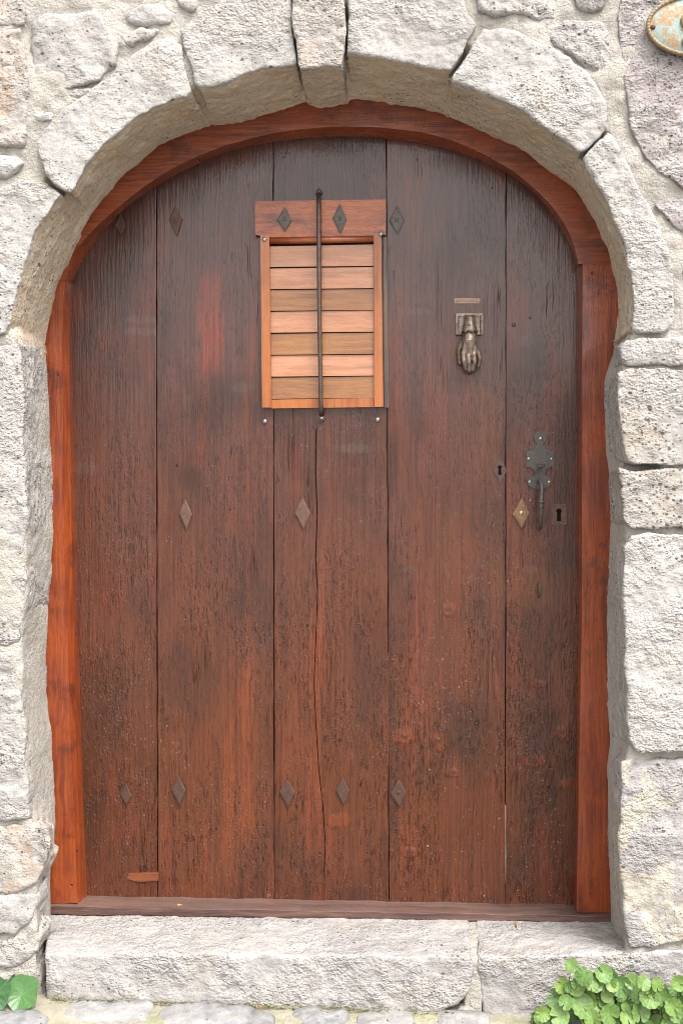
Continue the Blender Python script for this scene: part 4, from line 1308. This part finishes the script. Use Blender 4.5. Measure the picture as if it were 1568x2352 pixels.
# ------------------------------------------------------------------ plants
def leaf(bm, tone, c_, r, facing, spin, kind, tv, rl):
    """a leaf as a gently cupped disc; kind 'kidney' (scalloped, notched at the stalk) or 'heart'"""
    f = Vector(facing).normalized()
    up = Vector((0, 0, 1))
    u = up.cross(f).normalized()
    v = f.cross(u)
    ca, sa = math.cos(spin), math.sin(spin)
    nr, ns = 4, 44
    grid = []
    cup, fold = rl.uniform(-0.05, 0.22), rl.uniform(0.0, 0.18)
    c0 = bm.verts.new(c_ - f * r * 0.12)
    c0[tone] = min(1, tv + 0.25)
    for j in range(1, nr + 1):
        q = j / nr
        ring = []
        for k in range(ns):
            t = 2 * math.pi * k / ns
            if kind == 'kidney':
                R_ = 1.0 + 0.07 * abs(math.sin(t * 5.5)) * q
                dn = abs((t - math.pi * 1.5 + math.pi) % (2 * math.pi) - math.pi)
                if dn < 0.3:
                    R_ *= 0.25 + 0.75 * (dn / 0.3) ** 0.5
            else:
                R_ = 1.0 + 0.10 * math.cos(t - math.pi / 2) ** 3 + 0.06 * math.cos(5 * t + .6)
            x_, y_ = R_ * q * math.cos(t), R_ * q * math.sin(t)
            X_, Y_ = x_ * ca - y_ * sa, x_ * sa + y_ * ca
            hgt = cup * q * q - 0.12 * (1 - q) + fold * math.cos(2 * t) * q + 0.02 * math.cos(11 * t) * q * (1 if kind == 'kidney' else .5) + 0.04 * rl.uniform(-1, 1) * q
            vt = bm.verts.new(c_ + (u * X_ + v * Y_ + f * hgt) * r)
            vt[tone] = max(0, min(1, tv + 0.08 * (0.5 - abs(math.sin(t * 5.5))) + 0.2 * (1 - q) + (0.35 if kind == 'heart' and k % 5 == 1 else 0)))
            ring.append(vt)
        grid.append(ring)
    for k in range(ns):
        bm.faces.new((c0, grid[0][k], grid[0][(k + 1) % ns]))
    for a, b in zip(grid[:-1], grid[1:]):
        for k in range(ns):
            bm.faces.new((a[k], b[k], b[(k + 1) % ns], a[(k + 1) % ns]))


pc = at(1440, 2340, -0.05)
plant = thing('creeping_plant', 'bright green creeping plant with round scalloped leaves at the foot of the doorstep', 'plant', (pc.x, -0.05, GZ(pc.x)))
top = [(1232, 2345), (1238, 2311), (1278, 2270), (1302, 2222), (1325, 2222), (1352, 2240), (1377, 2228), (1414, 2236), (1437, 2256), (1476, 2248), (1501, 2260), (1529, 2268), (1545, 2262), (1560, 2246), (1620, 2235), (1700, 2250), (1760, 2330)]
tp = np.array(top)
rl = random.Random(12)
bm = bmesh.new()
tone = bm.verts.layers.float.new('tone')
sb = bmesh.new()
spec = [(1337, 2310, 27, .45), (1290, 2264, 18, .85), (1323, 2268, 19, .9), (1312, 2218, 15, .5), (1340, 2243, 20, .2), (1385, 2236, 20, .35), (1405, 2262, 15, .9), (1425, 2284, 16, .7), (1492, 2290, 24, .5), (1394, 2287, 15, .6),
        (1520, 2292, 18, .25), (1508, 2262, 15, .6), (1284, 2334, 22, .55), (1246, 2328, 17, .8), (1360, 2340, 19, .7), (1470, 2325, 22, .4), (1558, 2258, 17, .6), (1370, 2312, 12, .8), (1298, 2302, 16, .3), (1440, 2338, 18, .8), (1545, 2312, 20, .6), (1400, 2330, 24, .35), (1450, 2255, 17, .5), (1358, 2262, 14, .55), (1477, 2258, 16, .45)]
pts = [(x, y, r, t, rl.uniform(-0.13, -0.10)) for x, y, r, t in spec]
for _ in range(190):
    x = rl.uniform(1225, 1760)
    ty = np.interp(x, tp[:, 0], tp[:, 1])
    y = ty + 14 + abs(rl.gauss(0, 1)) * 60
    if y > 2420:
        continue
    pts.append((x, y, rl.choice([rl.uniform(8, 14), rl.uniform(13, 24)]), rl.uniform(0.0, 0.85), rl.uniform(-0.12, -0.03)))
for x, y, r, t, Y in pts:
    c_ = at(x, y, Y)
    c_.z = max(c_.z, GZ(c_.x) + 0.012)
    leaf(bm, tone, c_, px(r, Y), (rl.uniform(-.4, .35), -1, rl.uniform(.05, .75)), rl.choice([rl.uniform(-.9, .9), rl.uniform(-2.6, 2.6)]), 'kidney', t, rl)
    foot = Vector((c_.x + rl.uniform(-.03, .03), -0.04, GZ(c_.x)))
    if len(sb.verts) < 9000:
        tube(sb, [foot, foot.lerp(c_, .6) + Vector((0, .012, .0)), c_ + Vector((0, .004, 0))], [.0014, .0012, .001], 5)
obj('foliage', bm, M['leaf'], plant, True)
obj('stalks', sb, M['stem'], plant, True)

ic = at(20, 2290, -0.05)
ivy = thing('broadleaf_weed', 'low weed with two broad dark green leaves against the wall left of the doorstep', 'plant', (ic.x, -0.05, GZ(ic.x)))
for x, y, r, Y, fc_, sp, tv in ((50, 2283, 38, -0.055, (.15, -1, .55), -.5, .75), (-16, 2286, 40, -0.085, (.25, -1, .6), .5, .1), (36, 2262, 20, -0.03, (-.5, -1, .3), .9, .5)):
    bm = bmesh.new()
    tone = bm.verts.layers.float.new('tone')
    leaf(bm, tone, at(x, y, Y), px(r, Y), fc_, sp, 'heart', tv, rl)
    obj('leaf', bm, M['ivy'], ivy, True)
sb = bmesh.new()
for x, y, Y in ((52, 2285, -0.05), (-14, 2285, -0.08), (36, 2265, -0.025)):
    tube(sb, [(ic.x, -0.02, GZ(ic.x) - .01), at(x - 6, y + 10, Y + .02), at(x, y, Y + .006)], [.003, .0025, .002], 6)
obj('stalks', sb, M['stem'], ivy, True)

# moss along the foot of the step, a withered leaf and a twig on the step
bm = bmesh.new()
rm = random.Random(4)
for _ in range(900):
    x = rm.choice([rm.uniform(120, 420), rm.uniform(420, 1090), rm.uniform(420, 900)])
    base = at(x, 2283 + 0.036 * x - 1, -0.026)
    base.y = -0.022 - abs(rm.gauss(0, .006))
    base.z = GZ(base.x) + abs(rm.gauss(0, .006)) + .002
    for k in range(3):
        a = rm.uniform(0, 6.28)
        s_ = rm.uniform(.0015, .004)
        d = Vector((math.cos(a), -abs(math.sin(a)), rm.uniform(.2, 1))) * s_
        e = Vector((-math.sin(a), math.cos(a), 0)) * s_ * .6
        bm.faces.new([bm.verts.new(base + e), bm.verts.new(base - e), bm.verts.new(base + d * 1.6)])
o = obj('moss', bm, M['moss'])
o['kind'] = 'stuff'
lc = at(410, 2079, 0.27)
bm = bmesh.new()
g = [[bm.verts.new((lc.x + u * .012, 0.262 + v * .004 * (1 - u * u), lc.z + .003 + .003 * math.sin(u * 3 + v))) for u in np.linspace(-1, 1, 7)] for v in (-1, 0, 1)]
for a, b in zip(g[:-1], g[1:]):
    for k in range(6):
        bm.faces.new((a[k], a[k + 1], b[k + 1], b[k]))
bmesh.ops.remove_doubles(bm, verts=bm.verts, dist=1e-5)
bmesh.ops.solidify(bm, geom=list(bm.faces), thickness=0.0006)
o = obj('dry_leaf', bm, M['dry'])
o['label'] = 'tiny withered yellow leaf lying on the wooden sill'
o['category'] = 'leaf'
for x, y, ln, lab in ((596, 2326, .011, 'small tan dry leaf lying on the ground under the long step block'), (790, 2331, .008, 'curled brown dry leaf on the ground nearer the joint of the doorstep')):
    h_ = ZC - GZ((x - VX) * S)
    Yg = -D * (1 - h_ / ((y - VY) * S))
    c_ = Vector(((x - VX) * S * (D + Yg) / D, Yg, GZ((x - VX) * S) + 0.010))
    bm = bmesh.new()
    g = [[bm.verts.new((c_.x + u * ln, c_.y + v * ln * .4 * (1.05 - u * u), c_.z + .004 * math.sin(u * 2.4 + 1) + .002 * v * v)) for u in np.linspace(-1, 1, 8)] for v in (-1, -.3, .3, 1)]
    for a, b in zip(g[:-1], g[1:]):
        for k in range(7):
            bm.faces.new((a[k], a[k + 1], b[k + 1], b[k]))
    bmesh.ops.solidify(bm, geom=list(bm.faces), thickness=0.0007)
    o = obj('dry_leaf', bm, M['dry'], None, True)
    o['label'], o['category'], o['group'] = lab, 'leaf', 'dry leaves on the ground before the step'
p = at(1184, 2126, 0.2)
tw = obj('twig', tube(bmesh.new(), [p + Vector((0, 0.02, 0.006)), p + Vector((0.002, 0.0, 0.008)), p + Vector((0.001, -0.03, 0.004))], [.0016, .002, .0012], 6), M['dry'], None, True)
tw['label'], tw['category'] = 'short brown twig lying on the right step block under the sill', 'twig'
